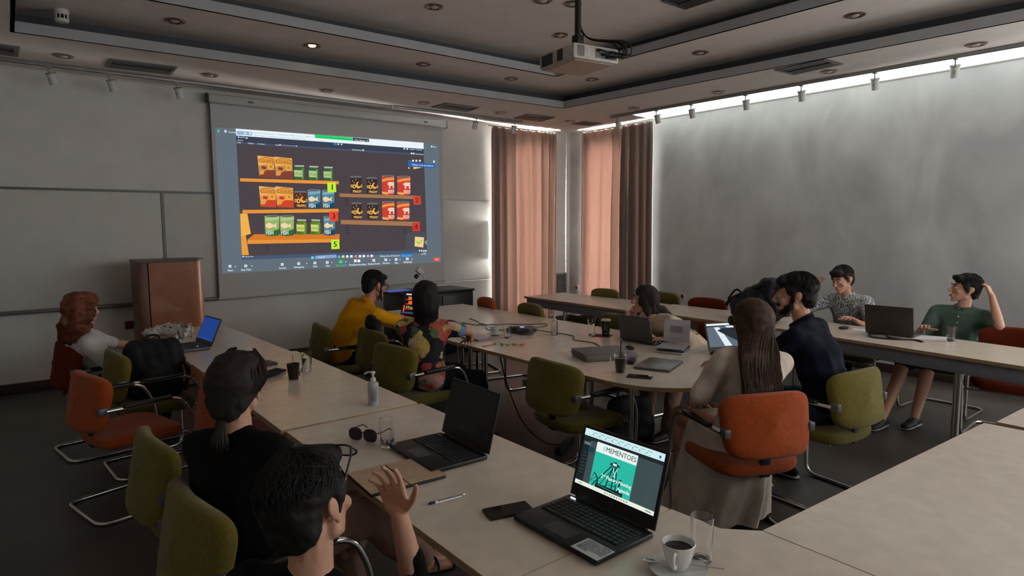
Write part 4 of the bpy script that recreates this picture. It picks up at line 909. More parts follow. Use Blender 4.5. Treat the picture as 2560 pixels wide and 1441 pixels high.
laptop('laptop', 'dark laptop seen from behind on the right-hand row, before the green shirt', (5.80, 2.16), pi/2+.06, .37, .25, 12, SILD, mat('dark_brown_lid', (60, 52, 50), .45), lambda cv: cv.rect(0, 0, 1, 1, (205, 214, 240), 0))
cl = thing('closed_laptop', 'closed silver laptop on the rounded table end', 'laptop', (3.37, 2.66, TH), .37)
MB().box((0, 0, .006), (.335, .235, .010), .003).build('base', SILD, cl, local=True); MB().box((0, 0, .0145), (.335, .235, .007), .003).build('lid', SIL, cl, local=True)
# ---- phones, notebooks, pens
def slab(name, label, cat, x, y, rz, s, m, z=TH, parts=(), bev=.004):
    t = thing(name, label, cat, (x, y, z), rz); MB().box((0, 0, s[2]/2), s, bev).build('body', m, t, local=True)
    for nm, c, sz, mm in parts: MB().box(c, sz).build(nm, mm, t, local=True)
    return t
GL = mat('phone_glass', (14, 14, 17), .12)
slab('smartphone', 'black smartphone beside the near laptop', 'phone', 1.236, 1.583, -.42+pi/2+.15, (.080, .160, .009), BLACKP, parts=(('screen', (0, 0, .0095), (.074, .152, .001), GL), ('camera_dot', (0, .07, .0101), (.006, .006, .0004), DKP)))
slab('smartphone', 'dark smartphone with a bright corner beside the iced coffee', 'phone', 3.018, 2.53, .55, (.076, .155, .009), mat('phone_blue_grey', (60, 62, 70), .4), parts=(('screen', (0, 0, .0095), (.07, .147, .001), GL), ('bright_corner', (.018, -.062, .0101), (.03, .02, .0006), mat('white_widget', (230, 232, 236), .4))))
slab('smartphone', 'dark phone by the elbow of the floral blouse', 'phone', 2.97, 4.53, .2, (.085, .16, .012), BLACKP, parts=(('screen', (0, 0, .0122), (.075, .15, .001), GL),))
slab('notebook', 'small pale pink notebook near the floral blouse', 'notebook', 3.015, 4.28, .12, (.16, .22, .018), mat('pink_cover', (150, 128, 128), .6), parts=(('cover', (0, 0, .0185), (.152, .212, .001), mat('lilac_page', (205, 198, 206), .6)),))
slab('sheet_of_paper', 'white sheet of paper beside the elbow of the floral blouse', 'paper', 3.17, 4.72, .35, (.15, .21, .002), mat('paper_white', (226, 226, 228), .7), bev=0)
KR = mat('kraft_page', (196, 168, 138), .7)
nb = slab('notebook', 'open kraft notebook under the raised hand', 'notebook', 1.085, 2.075, -.06, (.30, .23, .012), BLACKP, parts=(('page', (-.076, 0, .0135), (.146, .222, .003), KR), ('page', (.076, 0, .0135), (.146, .222, .003), KR)))
slab('notebook', 'thin dark notebook beside the ponytail', 'notebook', 1.27, 4.36, .2, (.20, .13, .014), mat('maroon_cover', (54, 28, 28), .5), T2, (('cover', (0, 0, .0146), (.194, .124, .001), mat('maroon_cover2', (70, 40, 38), .5)),))
pc = thing('pencil_case', 'slim black pencil case beside the ponytail', 'pencil case', (1.24, 4.02, T2), 0)
MB().hull([((1.17, 3.95, T2+.022), (.03, .035, .022)), ((1.27, 4.02, T2+.022), (.03, .03, .021)), ((1.35, 4.075, T2+.008), (.006, .006, .006))]).build('case', mat('black_nylon', (24, 24, 26), .7), pc)
MB().tube([(1.17, 3.95, T2+.045), (1.27, 4.02, T2+.044), (1.335, 4.07, T2+.018)], .0022, 5).build('zip', GREYTRIM, pc)
def pen(name, a, b, label, cap, body, tip, r=.0042):
    a, b = np.array((*a, TH+r)), np.array((*b, TH+r)); t = thing(name, label, 'pen', a); L = lambda k: a*(1-k)+b*k
    MB().tube([L(0), L(.02), L(.16), L(.17)], [r*.8, r*1.15, r*1.15, r*.9], 10).build('pen_cap', cap, t); MB().tube([L(.17), L(.93)], r, 8).build('barrel', body, t); MB().tube([L(.93), L(.97), L(1)], [r, r*.6, r*.2], 8).build('tip', tip, t)
    MB().tube([L(.25), L(.92)], r*.35, 6).build('refill', BLACKP, t) if name == 'ballpoint_pen' else None
pen('ballpoint_pen', (1.058, 1.795), (1.198, 1.782), 'clear ballpoint pen with a blue end cap', mat('navy_cap', (30, 34, 96), .4), CLEARP, CHROME)
pen('pencil', (2.995, 3.985), (2.84, 3.965), 'orange pencil on the edge of the conference table', mat('brown_end', (70, 34, 22), .5), mat('orange_wood', (206, 110, 52), .5), mat('brown_end', (70, 34, 22), .5))
# sunglasses
def glasses(name, label, c, rz, lensm, framem, s=1., parent=None, Mx=None, arms=.13):
    t = parent if parent is not None else thing(name, label, 'glasses', c, rz)
    t2 = t
    def P(mb, nm, m):
        if Mx is not None: mb.xf(Mx)
        return mb.build(nm, m, t2, local=Mx is None)
    for sgn in (-1, 1):
        pts = [(sgn*(.034*s+.029*s*math.copysign(abs(cos(a))**.75, cos(a))), .004*abs(cos(a)), .024*s*math.copysign(abs(sin(a))**.8, sin(a))) for a in np.linspace(0, 2*pi, 25)[:-1]]
        P(MB().tube(pts, .0026, 6, True), 'rim', framem)
        P(MB().add(pts, [tuple(range(24))]).add([(x, y+.0015, z) for x, y, z in pts], [tuple(range(23, -1, -1))]), 'lens', lensm)
        P(MB().tube([(sgn*.063*s, .003, .012*s), (sgn*.068*s, -.02, .010*s), (sgn*.066*s, -arms*.8, .006), (sgn*.062*s, -arms, -.014)], .0028, 6), 'temple', framem)
    P(MB().tube([(-.008*s, .001, .008), (0, .003, .011), (.008*s, .001, .008)], .0026, 6), 'bridge', framem)
    return t
glasses('sunglasses', 'dark purple sunglasses lying on the left table', (1.165, 2.53, TH+.030), pi-1.05, mat('purple_lens', (46, 30, 46), .12), mat('dark_frame', (34, 22, 28), .3), 1.12)
# paper cups
def papercup(name, x, y, z, r0, r1, h, label, m, liquid, cat='cup'):
    t = thing(name, label, cat, (x, y, z)); MB().lathe([(.001, .003), (r0, .001), (r1, h), (r1+.002, h+.002), (r1-.001, h+.003), (r0-.002, .006), (.001, .006)], (x, y, z), 24).build('cup_body', m, t)
    if liquid: MB().lathe([(.001, h*.88), (r1*.95, h*.88)], (x, y, z), 20).build('coffee', liquid, t)
    return t
pcx = papercup('paper_cup', 1.315, 3.83, T2, .028, .038, .095, 'black paper cup of milky coffee on the left table', mat('black_card', (22, 17, 16), .6), mat('milky_coffee', (128, 104, 84), .3))
MB().box((1.336, 3.797, T2+.035), (.022, .004, .022), rz=.55, rot=None).build('red_mark', mat('dim_red', (110, 34, 28), .6), pcx)
ic = thing('iced_coffee', 'iced coffee in a clear cup with dome lid and black straw, beside the grey sleeve', 'iced coffee', (3.03, 2.70, TH)); c = (3.03, 2.70, TH)
MB().lathe([(.001, .002), (.028, 0), (.040, .095), (.001, .095)], c, 24).build('coffee', mat('latte', (150, 110, 80), .3, var=.1, scale=60), ic)
MB().lathe([(.0285, 0), (.0425, .105), (.044, .107), (.042, .109), (.029, .004)], c, 24).build('cup', CLEARP, ic)
MB().lathe([(.044, .107), (.045, .112), (.040, .125), (.030, .142), (.014, .148), (.013, .147), (.029, .140), (.039, .124), (.043, .112)], c, 24).build('dome_lid', CLEARP, ic)
MB().tube([(3.028, 2.70, TH+.03), (3.034, 2.702, TH+.205)], .0035, 8).build('straw', BLACKP, ic)
MB().box((3.012, 2.672, TH+.022), (.03, .012, .02), .002, .6).build('label', mat('brown_label', (70, 40, 24), .6), ic)
gc = papercup('dark_green_tumbler', 3.95, 3.69, TH, .030, .041, .135, 'dark green paper cup with white writing, white lid and straw', mat('dark_green_card', (18, 42, 34), .5), None)
MB().lathe([(.001, .148), (.036, .147), (.041, .142), (.0435, .134), (.043, .131)], (3.95, 3.69, TH), 24).build('cup_lid', WHITEP, gc); MB().tube([(3.95, 3.69, TH+.14), (3.953, 3.69, TH+.185)], .004, 8).build('straw', BLACKP, gc)
n = nrm(np.array([-3.95, -3.69])); rzc = math.atan2(n[1], n[0])
cvw = Canvas(lambda u, v, l: (3.95+(.0312+.079*v+.0006)*cos(rzc+u/.036), 3.69+(.0312+.079*v+.0006)*sin(rzc+u/.036), TH+v))
for k in range(7): cvw.rect(-.016+.003*(k % 2), .104-.009*k, .014-.004*(k % 3), .107-.009*k, (200, 206, 200), 1)
cvw.line([(-.014, .022), (-.008, .030), (-.004, .020), (.002, .030), (.006, .020), (.014, .029)], .003, (200, 206, 200), 1)
cvw.build('white_print', mat('white_ink', (190, 196, 190), .6), gc)
slab('paper_napkin', 'dark red napkin under the dark green paper cup', 'napkin', 3.93, 3.71, .5, (.15, .15, .002), mat('crimson_napkin', (122, 24, 54), .8), bev=0)
ir = thing('iced_drink', 'clear iced drink with lid and white straw before the backpack', 'iced drink', (5.56, 3.20, TH)); c = (5.56, 3.20, TH)
MB().lathe([(.001, .002), (.030, 0), (.044, .12), (.046, .122), (.042, .12), (.029, .005)], c, 20).build('cup', CLEARP, ir); MB().lathe([(.046, .122), (.044, .14), (.032, .158), (.014, .164), (.03, .156), (.043, .138)], c, 20).build('dome_lid', CLEARP, ir)
MB().lathe([(.001, .004), (.028, .004), (.038, .08), (.001, .08)], c, 20).build('drink', mat('pinkish_drink', (132, 112, 112), .3), ir); MB().tube([(5.56, 3.20, TH+.05), (5.55, 3.225, TH+.245)], .0045, 8).build('straw', WHITEP, ir)
# conference phone, mice, candies, booklet, sleeve
cp = thing('conference_phone', 'black tripod conference phone with a glowing display', 'conference phone', (3.52, 4.29, TH))
def cpoly(k):
    return [(3.52+k*(.125+.035*cos(3*a-.4))*cos(a), 4.29+k*(.125+.035*cos(3*a-.4))*sin(a)) for a in np.linspace(0, 2*pi, 37)[:-1]]
V = []; F = []
for k, z in ((.98, 0), (1.03, .012), (1., .022), (.82, .042), (.5, .052), (.02, .054)): V += [(x, y, TH+z) for x, y in cpoly(k)]
for i in range(5):
    for j in range(36): F.append((i*36+j, i*36+(j+1) % 36, (i+1)*36+(j+1) % 36, (i+1)*36+j))
MB().add(V, F).build('body', mat('phone_dark', (44, 47, 54), .35), cp)
MB().prism(cpoly(1.035), TH+.002, TH+.018).build('speaker_band', mat('speaker_grey', (78, 76, 74), .6), cp)
MB().box((3.49, 4.26, TH+.0545), (.05, .035, .003), .001, .7).build('display', emit_flat('phone_display', (150, 180, 230), .8), cp)
def mouse(x, y, rz, label):
    t = thing('computer_mouse', label, 'mouse', (x, y, TH), rz); MB().hull([((0, -.02, .013), (.030, .030, .013)), ((0, .03, .011), (.026, .022, .011))]).build('shell', BLACKP, t, local=True); MB().box((0, .03, .0235), (.006, .014, .004), .001).build('wheel', DKP, t, local=True)
mouse(3.66, 3.17, -.6, 'black mouse behind the grey laptop sleeve'); mouse(5.86, 2.56, 1.2, 'black mouse beside the dark laptop of the right-hand row')
slab('eyeglass_case', 'black eyeglass case beside the navy shoulder', 'case', 5.60, 3.10, .4, (.15, .07, .036), BLACKP, bev=.014, parts=(('seam', (0, -.0352, .018), (.14, .001, .003), GREYTRIM),))
slab('power_adapter', 'small black power adapter beside the iced coffee', 'adapter', 3.29, 2.83, .5, (.10, .045, .03), BLACKP, bev=.006, parts=(('label', (0, 0, .0304), (.05, .03, .0005), DKP),))
for k, (x, y, c, w) in enumerate(((3.005, 3.925, (70, 150, 100), 'green'), (3.03, 3.88, (206, 196, 140), 'cream'), (3.075, 3.855, (176, 160, 120), 'beige'), (3.11, 3.80, (186, 110, 90), 'pink'))):
    t = thing('wrapped_candy', '%s candy in the small heap by the pencil' % w, 'candy', (x, y, TH)); m = mat('wrapper_'+w, c, .35); a = 1.2+.6*k
    d = np.array([cos(a), sin(a), 0]); p = np.array([x, y, TH+.009]); MB().hull([(p-d*.012, .009), (p+d*.012, .009)], True).build('sweet', m, t)
    for s in (-1, 1): MB().hull([(p+d*s*.018, .003), (p+d*s*.034+(0, 0, .002), (.009, .009, .003))], True).build('twist', m, t)
bk = thing('booklet', 'open printed booklet with one page standing up', 'booklet', (3.86, 2.92, TH)); PG = mat('grey_page', (196, 196, 202), .7, var=.03)
def sheet(pts, w, nm, m, th=.002):   # a curved stack of pages: profile in (u, z), extruded along w
    u = np.array([.35, -.93, 0])*1.; u = nrm(u); q = nrm([-.93, -.35, 0]); o = np.array([3.86, 2.92, TH])
    n_ = len(pts); V = []
    for k in (0, 1):
        for s, z in pts: V.append(o+q*s+u*(k-.5)*w+np.array([0, 0, z]))
        for s, z in pts: V.append(o+q*s+u*(k-.5)*w+np.array([0, 0, z+th]))
    F = []
    for i in range(n_-1):
        F += [(i, i+1, 2*n_+i+1, 2*n_+i), (n_+i+1, n_+i, 3*n_+i, 3*n_+i+1), (i+1, i, n_+i, n_+i+1), (2*n_+i, 2*n_+i+1, 3*n_+i+1, 3*n_+i)]
    F += [(0, n_, 3*n_, 2*n_), (n_-1, 3*n_-1, 4*n_-1, 2*n_-1)][:0]
    return MB().add(V, F).build(nm, m, bk, ang=60)
sheet([(-.11, .001), (.13, .001)], .22, 'back_cover', PG, .004)
sheet([(-.09, .050), (-.086, .1), (-.10, .18), (-.105, .222)], .20, 'standing_page', PG, .002)
sheet([(.10, .028), (.0, .035), (-.07, .042), (-.098, .032), (-.098, .018), (-.07, .010), (.06, .008)], .205, 'folded_pages', mat('page_stack', (176, 178, 186), .7), .004)
u = nrm([.35, -.93, 0]); qv = nrm([-.93, -.35, 0])
cvb = Canvas(lambda a, b, l: tuple(np.array([3.86, 2.92, TH])+u*(a-.5)*.19+qv*(-.090+(-.015)*b+.002*l+.004*sin(b*3))+np.array([0, 0, .055+.165*b])))
for k in range(11): cvb.rect(.22, .14+.055*k, .74, .165+.055*k, (110, 110, 118), 1.5)
cvb.build('print_lines', mat('grey_ink', (110, 110, 118), .7), bk)
SL = mat('grey_felt', (126, 120, 120), .9, var=.1, scale=80, bump=.3)
sv = thing('laptop_sleeve', 'thick grey laptop sleeve with a zip and tag', 'sleeve', (3.30, 3.10, TH), -.38)
MB().box((0, 0, .021), (.40, .29, .042), .018).build('body', SL, sv, local=True); MB().box((-.015, .015, .045), (.37, .25, .012), .005).build('flap', SL, sv, local=True)
MB().tube([(-.2, -.1457, .024), (.2, -.1457, .024)], .003, 6).tube([(-.2007, -.145, .024), (-.2007, .145, .024)], .003, 6).build('zip', GREYTRIM, sv, local=True); MB().box((-.02, -.149, .012), (.008, .003, .03), .001).build('zip_pull', WHITEP, sv, local=True)
# cables on the conference table
def cable(pts, label, r=.0035):
    t = thing('cable', label, 'cable', pts[0]); MB().tube(smoothpath(pts, 6), r, 6).build('cord', BLACKP, t); 
    MB().box(pts[0], (.02, .012, .008), .002).build('plug', BLACKP, t); return t
zc_ = TH+.004
cable([(3.62, 5.25, zc_), (3.57, 5.05, zc_), (3.52, 4.95, zc_), (3.50, 4.82, zc_), (3.40, 4.68, zc_), (3.36, 4.58, zc_), (3.44, 4.42, zc_+.01), (3.50, 4.40, zc_+.02)], 'black cable from the laptop passing behind the coffee cup')
cable([(3.40, 5.12, zc_), (3.42, 4.96, zc_), (3.44, 4.88, zc_), (3.66, 4.74, zc_), (3.85, 4.58, zc_), (3.98, 4.50, zc_), (3.90, 4.40, zc_), (3.70, 4.36, zc_+.01), (3.62, 4.33, zc_+.02)], 'black cable looping to the conference phone')
cable([(3.60, 4.22, zc_+.02), (3.70, 4.12, zc_), (3.72, 3.86, zc_), (3.60, 3.72, zc_), (3.62, 3.52, zc_), (3.55, 3.38, zc_), (3.46, 3.27, zc_)], 'black cable running from the conference phone to the grey sleeve')
cable([(2.90, 3.82, TH-.03), (2.96, 3.80, .45), (3.05, 3.72, .15), (3.12, 3.55, .02), (3.2, 3.42, .015)], 'black cable hanging under the conference table', .005)
ps = thing('power_strip', 'black power strip on the floor under the conference table', 'power strip', (3.2, 3.40, 0), .5); MB().box((0, 0, .022), (.34, .055, .042), .006).build('housing', BLACKP, ps, local=True)
for k in range(4): MB().lathe([(.018, 0), (.018, .003), (.001, .001)], (-.11+.07*k, 0, .043), 12).build('outlet', DKP, ps, local=True)
cable([(5.66, 2.02, zc_), (5.62, 2.10, zc_+.012), (5.70, 2.16, zc_+.02), (5.66, 2.26, zc_+.01), (5.58, 2.20, zc_), (5.60, 2.06, zc_), (5.70, 1.94, zc_), (5.66, 1.86, zc_)], 'tangle of black cables behind the dark laptop of the right-hand row', .009)
slab('sheet_of_paper', 'white sheet of paper before the green shirt', 'paper', 5.95, 1.88, .3, (.21, .29, .002), mat('paper_white', (226, 226, 228), .7), bev=0)
slab('sheet_of_paper', 'white paper beside the mouse on the right-hand row', 'paper', 5.90, 2.44, .1, (.12, .12, .003), mat('paper_white', (226, 226, 228), .7), bev=0)
ad = thing('usb_adapter', 'small silver adapter hanging off the blue-screened laptop', 'adapter', (1.04, 5.25, TH)); MB().box((1.04, 5.25, TH+.012), (.05, .03, .02), .004, .4).build('housing', SIL, ad); MB().tube(smoothpath([(1.06, 5.26, TH+.015), (1.09, 5.29, TH+.03), (1.08, 5.33, TH+.02)]), .004, 6).build('lead', WHITEP, ad)
# white plastic bags
for k, (x, y, s, l) in enumerate(((.985, 6.18, 1., 'crumpled white plastic bag at the far left table end'), (1.115, 6.12, .85, 'white snack packet beside the crumpled plastic bag'))):
    t = thing('plastic_bag' if k == 0 else 'snack_packet', l, 'bag' if k == 0 else 'packet', (x, y, TH)); b = MB()
    b.hull([((x-.05*s, y, TH+.035), (.10*s, .08, .035)), ((x+.06*s, y+.03, TH+.04), (.07*s, .07, .035))]); b.hull([((x+.03, y-.04, TH+.04), (.08*s, .05, .04))])
    me = remesh(b, .007, 2, off=(x, y, TH), noise=.022, nscale=34, seed=k); link('crumpled_film', me, mat('bag_film', (214, 212, 206), .35, var=.04), t)
    MB().hull([((x+.02, y-.06, TH+.085), (.022, .012, .010)), ((x+.06*s, y-.05, TH+.07), (.018, .012, .008))], True).build('printed_patch', mat('dark_print', (60, 56, 54), .5), t)
# ---- bags
def softbag(name, label, loc, hulls, m, parts, noise=.015, vox=.012, seed=1):
    t = thing(name, label, 'bag', loc); b = MB()
    for h in hulls: b.hull(h)
    link('body', remesh(b, vox, 4, off=loc, noise=noise, nscale=12, seed=seed), m, t)
    for nm, pts, r, mm in parts: MB().tube(smoothpath(pts, 6), r, 8).build(nm, mm, t)
    return t
NY = mat('black_nylon_bag', (19, 19, 23), .75, var=.2, scale=20)
x, y = .74, 5.02
softbag('backpack', 'black backpack standing on the green chair of the left row', (x, y, .47), [[((x-.12, y+.02, .55), (.07, .09, .08)), ((x+.12, y-.04, .55), (.07, .09, .08)), ((x-.10, y+.02, .84), (.07, .07, .06)), ((x+.10, y-.03, .84), (.07, .07, .06))], [((x, y-.09, .62), (.12, .05, .11))]], NY,
        [('carry_handle', [(x-.05, y, .89), (x-.03, y, .92), (x+.03, y, .92), (x+.05, y, .89)], .008, NY), ('shoulder_strap', [(x+.16, y-.05, .80), (x+.20, y-.09, .65), (x+.17, y-.08, .52)], .016, NY)])
x, y = 5.80, 3.36
softbag('backpack', 'big black backpack lying on the right-hand row behind the bearded man', (x, y, TH), [[((x-.02, y+.18, .86), (.13, .12, .12)), ((x, y-.16, .88), (.14, .16, .14)), ((x+.02, y-.18, 1.06), (.10, .10, .10))], [((x, y+.02, .90), (.16, .24, .16)), ((x, y-.14, 1.10), (.10, .12, .06))]], mat('black_blue_nylon', (20, 22, 32), .7, var=.2, scale=16),
        [('shoulder_strap', [(x-.1, y-.1, 1.10), (x-.07, y+.10, 1.01), (x-.08, y+.26, .93), (x-.1, y+.30, .86)], .016, NY), ('carry_handle', [(x, y+.16, .96), (x-.02, y+.24, 1.02), (x-.04, y+.32, .92)], .010, NY)], seed=3)
x, y = 3.72, 3.22
softbag('handbag', 'black handbag standing on the floor under the rounded table end', (x, y, 0), [[((x-.12, y+.06, .08), (.06, .07, .08)), ((x+.12, y-.06, .08), (.06, .07, .08)), ((x-.10, y+.05, .30), (.06, .05, .05)), ((x+.10, y-.05, .30), (.06, .05, .05))]], NY,
        [('strap', [(x-.09, y+.05, .33), (x-.05, y+.03, .45), (x+.05, y-.03, .45), (x+.09, y-.05, .33)], .008, NY)], seed=5)
x, y = 2.30, 4.76
softbag('hand_bag', 'small black bag hung over the back of the green chair beside the yellow shirt', (x, y, .83), [[((x, y-.05, .86), (.05, .06, .06)), ((x+.02, y+.05, .87), (.05, .06, .07))]], NY, [('strap', [(x-.06, y, .80), (x-.02, y, .92), (x+.06, y, .82)], .007, NY)], seed=7, vox=.009)
# ---------------------------------------------------------------- people
SKIN = mat('skin', (206, 156, 130), .55, var=.06, scale=40); SKIN2 = mat('skin_tan', (186, 134, 108), .55, var=.06, scale=40)
LIPS = mat('lip_skin', (176, 100, 90), .5); EYEW = mat('eye_white', (210, 206, 200), .3); IRIS = mat('dark_iris', (34, 24, 20), .2); BROW = mat('brow_hair', (34, 24, 18), .8)
HAIRBLK = mat('black_hair', (20, 16, 15), .75, var=.3, scale=60); HAIRBR = mat('brown_hair', (36, 26, 20), .75, var=.35, scale=70); HAIRLB = mat('long_brown_hair', (66, 44, 33), .75, var=.4, scale=50); HAIRRED = mat('copper_curls', (112, 60, 38), .75, var=.4, scale=40)
SHOEM = mat('black_shoe', (20, 20, 22), .6); SOLE = mat('pale_sole', (150, 146, 138), .6)
def frame(fwd, up):
    u = nrm(up); f = np.array(fwd, float); f = nrm(f-u*(f@u)); r = np.cross(f, u); return np.column_stack([r, f, u])
def ik(a, b, l1, l2, pole):
    a, b = np.array(a, float), np.array(b, float); d = b-a; L = np.linalg.norm(d)
    if L > (l1+l2)*.995: b = a+d/L*(l1+l2)*.995; d = b-a; L = np.linalg.norm(d)
    L = max(L, abs(l1-l2)+.03); x = (l1*l1-l2*l2+L*L)/(2*L); h_ = math.sqrt(max(l1*l1-x*x, 0)); n = d/np.linalg.norm(d)
    p = np.array(pole, float); p = p-n*(p@n); p = nrm(p); return a+n*x+p*h_, b
def hand(mb, wrist, d, palm, side, s=1., curl=.35, spread=.12):
    """d: direction of the fingers, palm: direction the palm faces, side: +1 when the thumb lies along cross(d, palm)"""
    d = nrm(d); n = nrm(np.array(palm)-d*(np.array(palm)@d)); t = np.cross(d, n)*side; w = np.array(wrist, float)
    mb.hull([(w, .022*s), (w+d*.035*s+t*.022*s, .013*s), (w+d*.035*s-t*.022*s, .013*s)], True)
    mb.hull([(w+d*.03*s+t*.024*s, .0135*s), (w+d*.03*s-t*.024*s, .0125*s), (w+d*.088*s+t*.030*s, .011*s), (w+d*.080*s-t*.030*s, .010*s)], True)
    for k, (o, L, r) in enumerate(((.030, .074, .0088), (.010, .084, .0090), (-.011, .078, .0086), (-.030, .060, .0078))):
        p = w+d*(.086-.004*abs(k-1))*s+t*o*s; a = spread*(1.2-k)*.8; dd = nrm(d+t*a); c = curl*(1+.12*k)
        for q, f in enumerate((.45, .32, .23)):
            dd2 = nrm(dd*cos(c*(q+.6))+n*sin(c*(q+.6))); e = p+dd2*L*f*s; mb.hull([(p, r*s*(1-.08*q)), (e, r*s*(.92-.08*q))], True); p = e
    p = w+d*.026*s+t*.026*s; dd = nrm(d*.62+t*.72+n*.30)
    for q, f in enumerate((.045, .034, .028)):
        e = p+dd*f*s; mb.hull([(p, (.0125-.0015*q)*s), (e, (.0108-.0014*q)*s)], True); p = e; dd = nrm(dd+d*.28+n*.10)
def headmesh(mb, H, F, s=1., beard=False):
    def X(c): return H+F@(np.array(c)*s)
    def E(c, r): return (X(c), np.array(r)*s if not np.isscalar(r) else r*s, F)
    mb.hull([E((0, -.012, .028), (.074, .094, .086))])
    mb.hull([E((0, .030, .005), (.066, .060, .055)), E((0, .046, -.072), (.043, .040, .032))])
    mb.hull([E((.046, .004, -.062), .022), E((-.046, .004, -.062), .022), E((0, .074, -.100), (.021, .015, .016)), E((0, .03, -.03), .05)])
    mb.hull([E((0, .092, .014), .008), E((0, .117, -.024), .0105)]); mb.hull([E((-.012, .103, -.030), .0085), E((.012, .103, -.030), .0085), E((0, .114, -.028), .009)])
    for sg in (-1, 1):
        mb.hull([E((sg*.012, .091, .028), .008), E((sg*.045, .078, .025), .008)]); mb.hull([E((sg*.040, .064, -.026), (.022, .020, .020))])
        mb.hull([E((sg*.074, -.014, -.004), (.007, .018, .026)), E((sg*.080, -.022, .006), (.006, .018, .024))]); mb.hull([E((sg*.073, -.004, -.030), (.007, .010, .012))])
    mb.hull([E((-.018, .090, -.058), .006), E((.018, .090, -.058), .006), E((0, .099, -.057), .0075)]); mb.hull([E((-.014, .091, -.069), .0065), E((.014, .091, -.069), .0065), E((0, .097, -.069), .0075)])
def person(name, label, seat, az, head, haz, hpitch, hroll, hands, skin, shirt, trousers, hairfn, s=1., female=False, knees=None, ankles=None, sleeve=.62, seath=.50, poles=(None, None), shrug=0., hand_opts=({}, {}), collar=None, shoes=True, twist=0., trousercut=1., shz=(0, 0), soff=(0, 0), beard=None, extra=None, eyes=True):
    a = rad(az); fwd = np.array([sin(a), cos(a), 0]); rgt = np.array([cos(a), -sin(a), 0]); up = np.array([0, 0, 1.])
    o = thing(name, label, 'person', (seat[0], seat[1], 0)); off = np.array(o.location)
    P = np.array([seat[0], seat[1], seath+.075]); H = np.array(head, float)
    ha = rad(haz); hf = np.array([sin(ha)*cos(rad(hpitch)), cos(ha)*cos(rad(hpitch)), sin(rad(hpitch))]); hu = np.array([-sin(ha)*sin(rad(hpitch)), -cos(ha)*sin(rad(hpitch)), cos(rad(hpitch))])
    hr = np.cross(hf, hu); hu = nrm(hu+hr*math.tan(rad(hroll))); F = frame(hf, hu)
    sd0 = nrm(H-P); N = H-nrm(.6*hu+.4*sd0)*.165*s-hf*.022*s
    sp = N-P; L = np.linalg.norm(sp); sd = sp/L
    bow = -fwd*.035*min(1.5, L/.5)
    S = lambda k: P+sp*k+bow*sin(pi*k)
    ta = rad(az+twist); rs = np.array([cos(ta), -sin(ta), 0]); rs = nrm(rs-sd*(rs@sd)*.7)
    fs = nrm(np.cross(sd, rs)); FS = np.column_stack([rs, fs, sd]); FP = np.column_stack([rgt, fwd, up])
    wd = .93 if female else 1.
    sh = [N-sd*.055*s+rs*sg*.178*s*wd+np.array([0, 0, shz[k]]) + fs*soff[k] for k, sg in enumerate((-1, 1))]
    hip = [P+rgt*sg*.088+fwd*.02-up*.02 for sg in (-1, 1)]
    if knees is None: knees = [P+rgt*sg*.115+fwd*.44*s-up*.035 for sg in (-1, 1)]
    if ankles is None: ankles = [np.array([*(np.array(k)[:2]-fwd[:2]*.03), .085]) for k in knees]
    knees = [np.array(k, float) for k in knees]; ankles = [np.array(k, float) for k in ankles]
    arms = []
    for k in (0, 1):
        hd = np.array(hands[k], float); pole = poles[k] if poles[k] is not None else (rgt*(-1, 1)[k]*.5-up-fwd*.3)
        e, w = (np.array(pole[1]), hd) if len(pole) == 2 else ik(sh[k], hd, .285*s, .255*s, pole); arms.append((sh[k], e, w))
    def torso(mb, g, low=False):
        mb.hull([(P-up*.005+fwd*.0, (.165*s*wd*(1.04 if female else 1)+g, .118*s+g, .095+g), FP), (S(.28), (.140*s*wd+g, .100*s+g, .08), FS)])
        mb.hull([(S(.28), (.140*s*wd+g, .100*s+g, .08), FS), (S(.66), (.152*s*wd+g, .108*s+g, .10), FS)])
        mb.hull([(S(.66), (.152*s*wd+g, .108*s+g, .09), FS), (S(.86)+fs*.0, (.150*s*wd+g, .085*s+g, .05), FS), (sh[0]+rs*.02, .052*s+g), (sh[1]-rs*.02, .052*s+g)])
        mb.hull([(N-sd*.012, .048*s+g*.5), (sh[0]+rs*.035, .046*s+g), (sh[1]-rs*.035, .046*s+g)])
        if female:
            for sg in (-1, 1): mb.hull([(S(.66)+fs*.075*s+rs*sg*.065*s, .062*s+g)], True)
    # skin: one continuous body
    b = MB(); torso(b, 0)
    b.hull([(N-sd*.01, .054*s), (H-hu*.075*s-hf*.018*s, .050*s)])
    for k, (p, e, w) in enumerate(arms):
        b.hull([(p, .050*s), (p*.5+e*.5, .043*s)]); b.hull([(p*.5+e*.5, .043*s), (e, .036*s)]); m = e*.68+w*.32
        b.hull([(e, .036*s), (m, .037*s)]); b.hull([(m, .037*s), (w, .024*s)])
    for k in (0, 1):
        b.hull([(hip[k], .082*s), (knees[k], .056*s)]); m = knees[k]*.68+ankles[k]*.32-nrm(fwd)*.015
        b.hull([(knees[k], .054*s), (m, .053*s)]); b.hull([(m, .053*s), (ankles[k], .034*s)])
        fd = nrm(np.array([*(knees[k]-hip[k])[:2], 0])*.6+fwd*.4) if True else fwd
        b.hull([(ankles[k]-fd*.03-up*.040, .026), (ankles[k]+fd*(.10 if shoes else .12)-up*.052, .020 if shoes else (.036, .045, .022))])
    ms = [remesh(b, .0095*s, 5, off)]
    hb = MB(); headmesh(hb, H, F, s); hb.hull([(N, .047*s), (H-hu*.06*s-hf*.02*s, .050*s)]); ms.append(remesh(hb, .0042, 3, off))
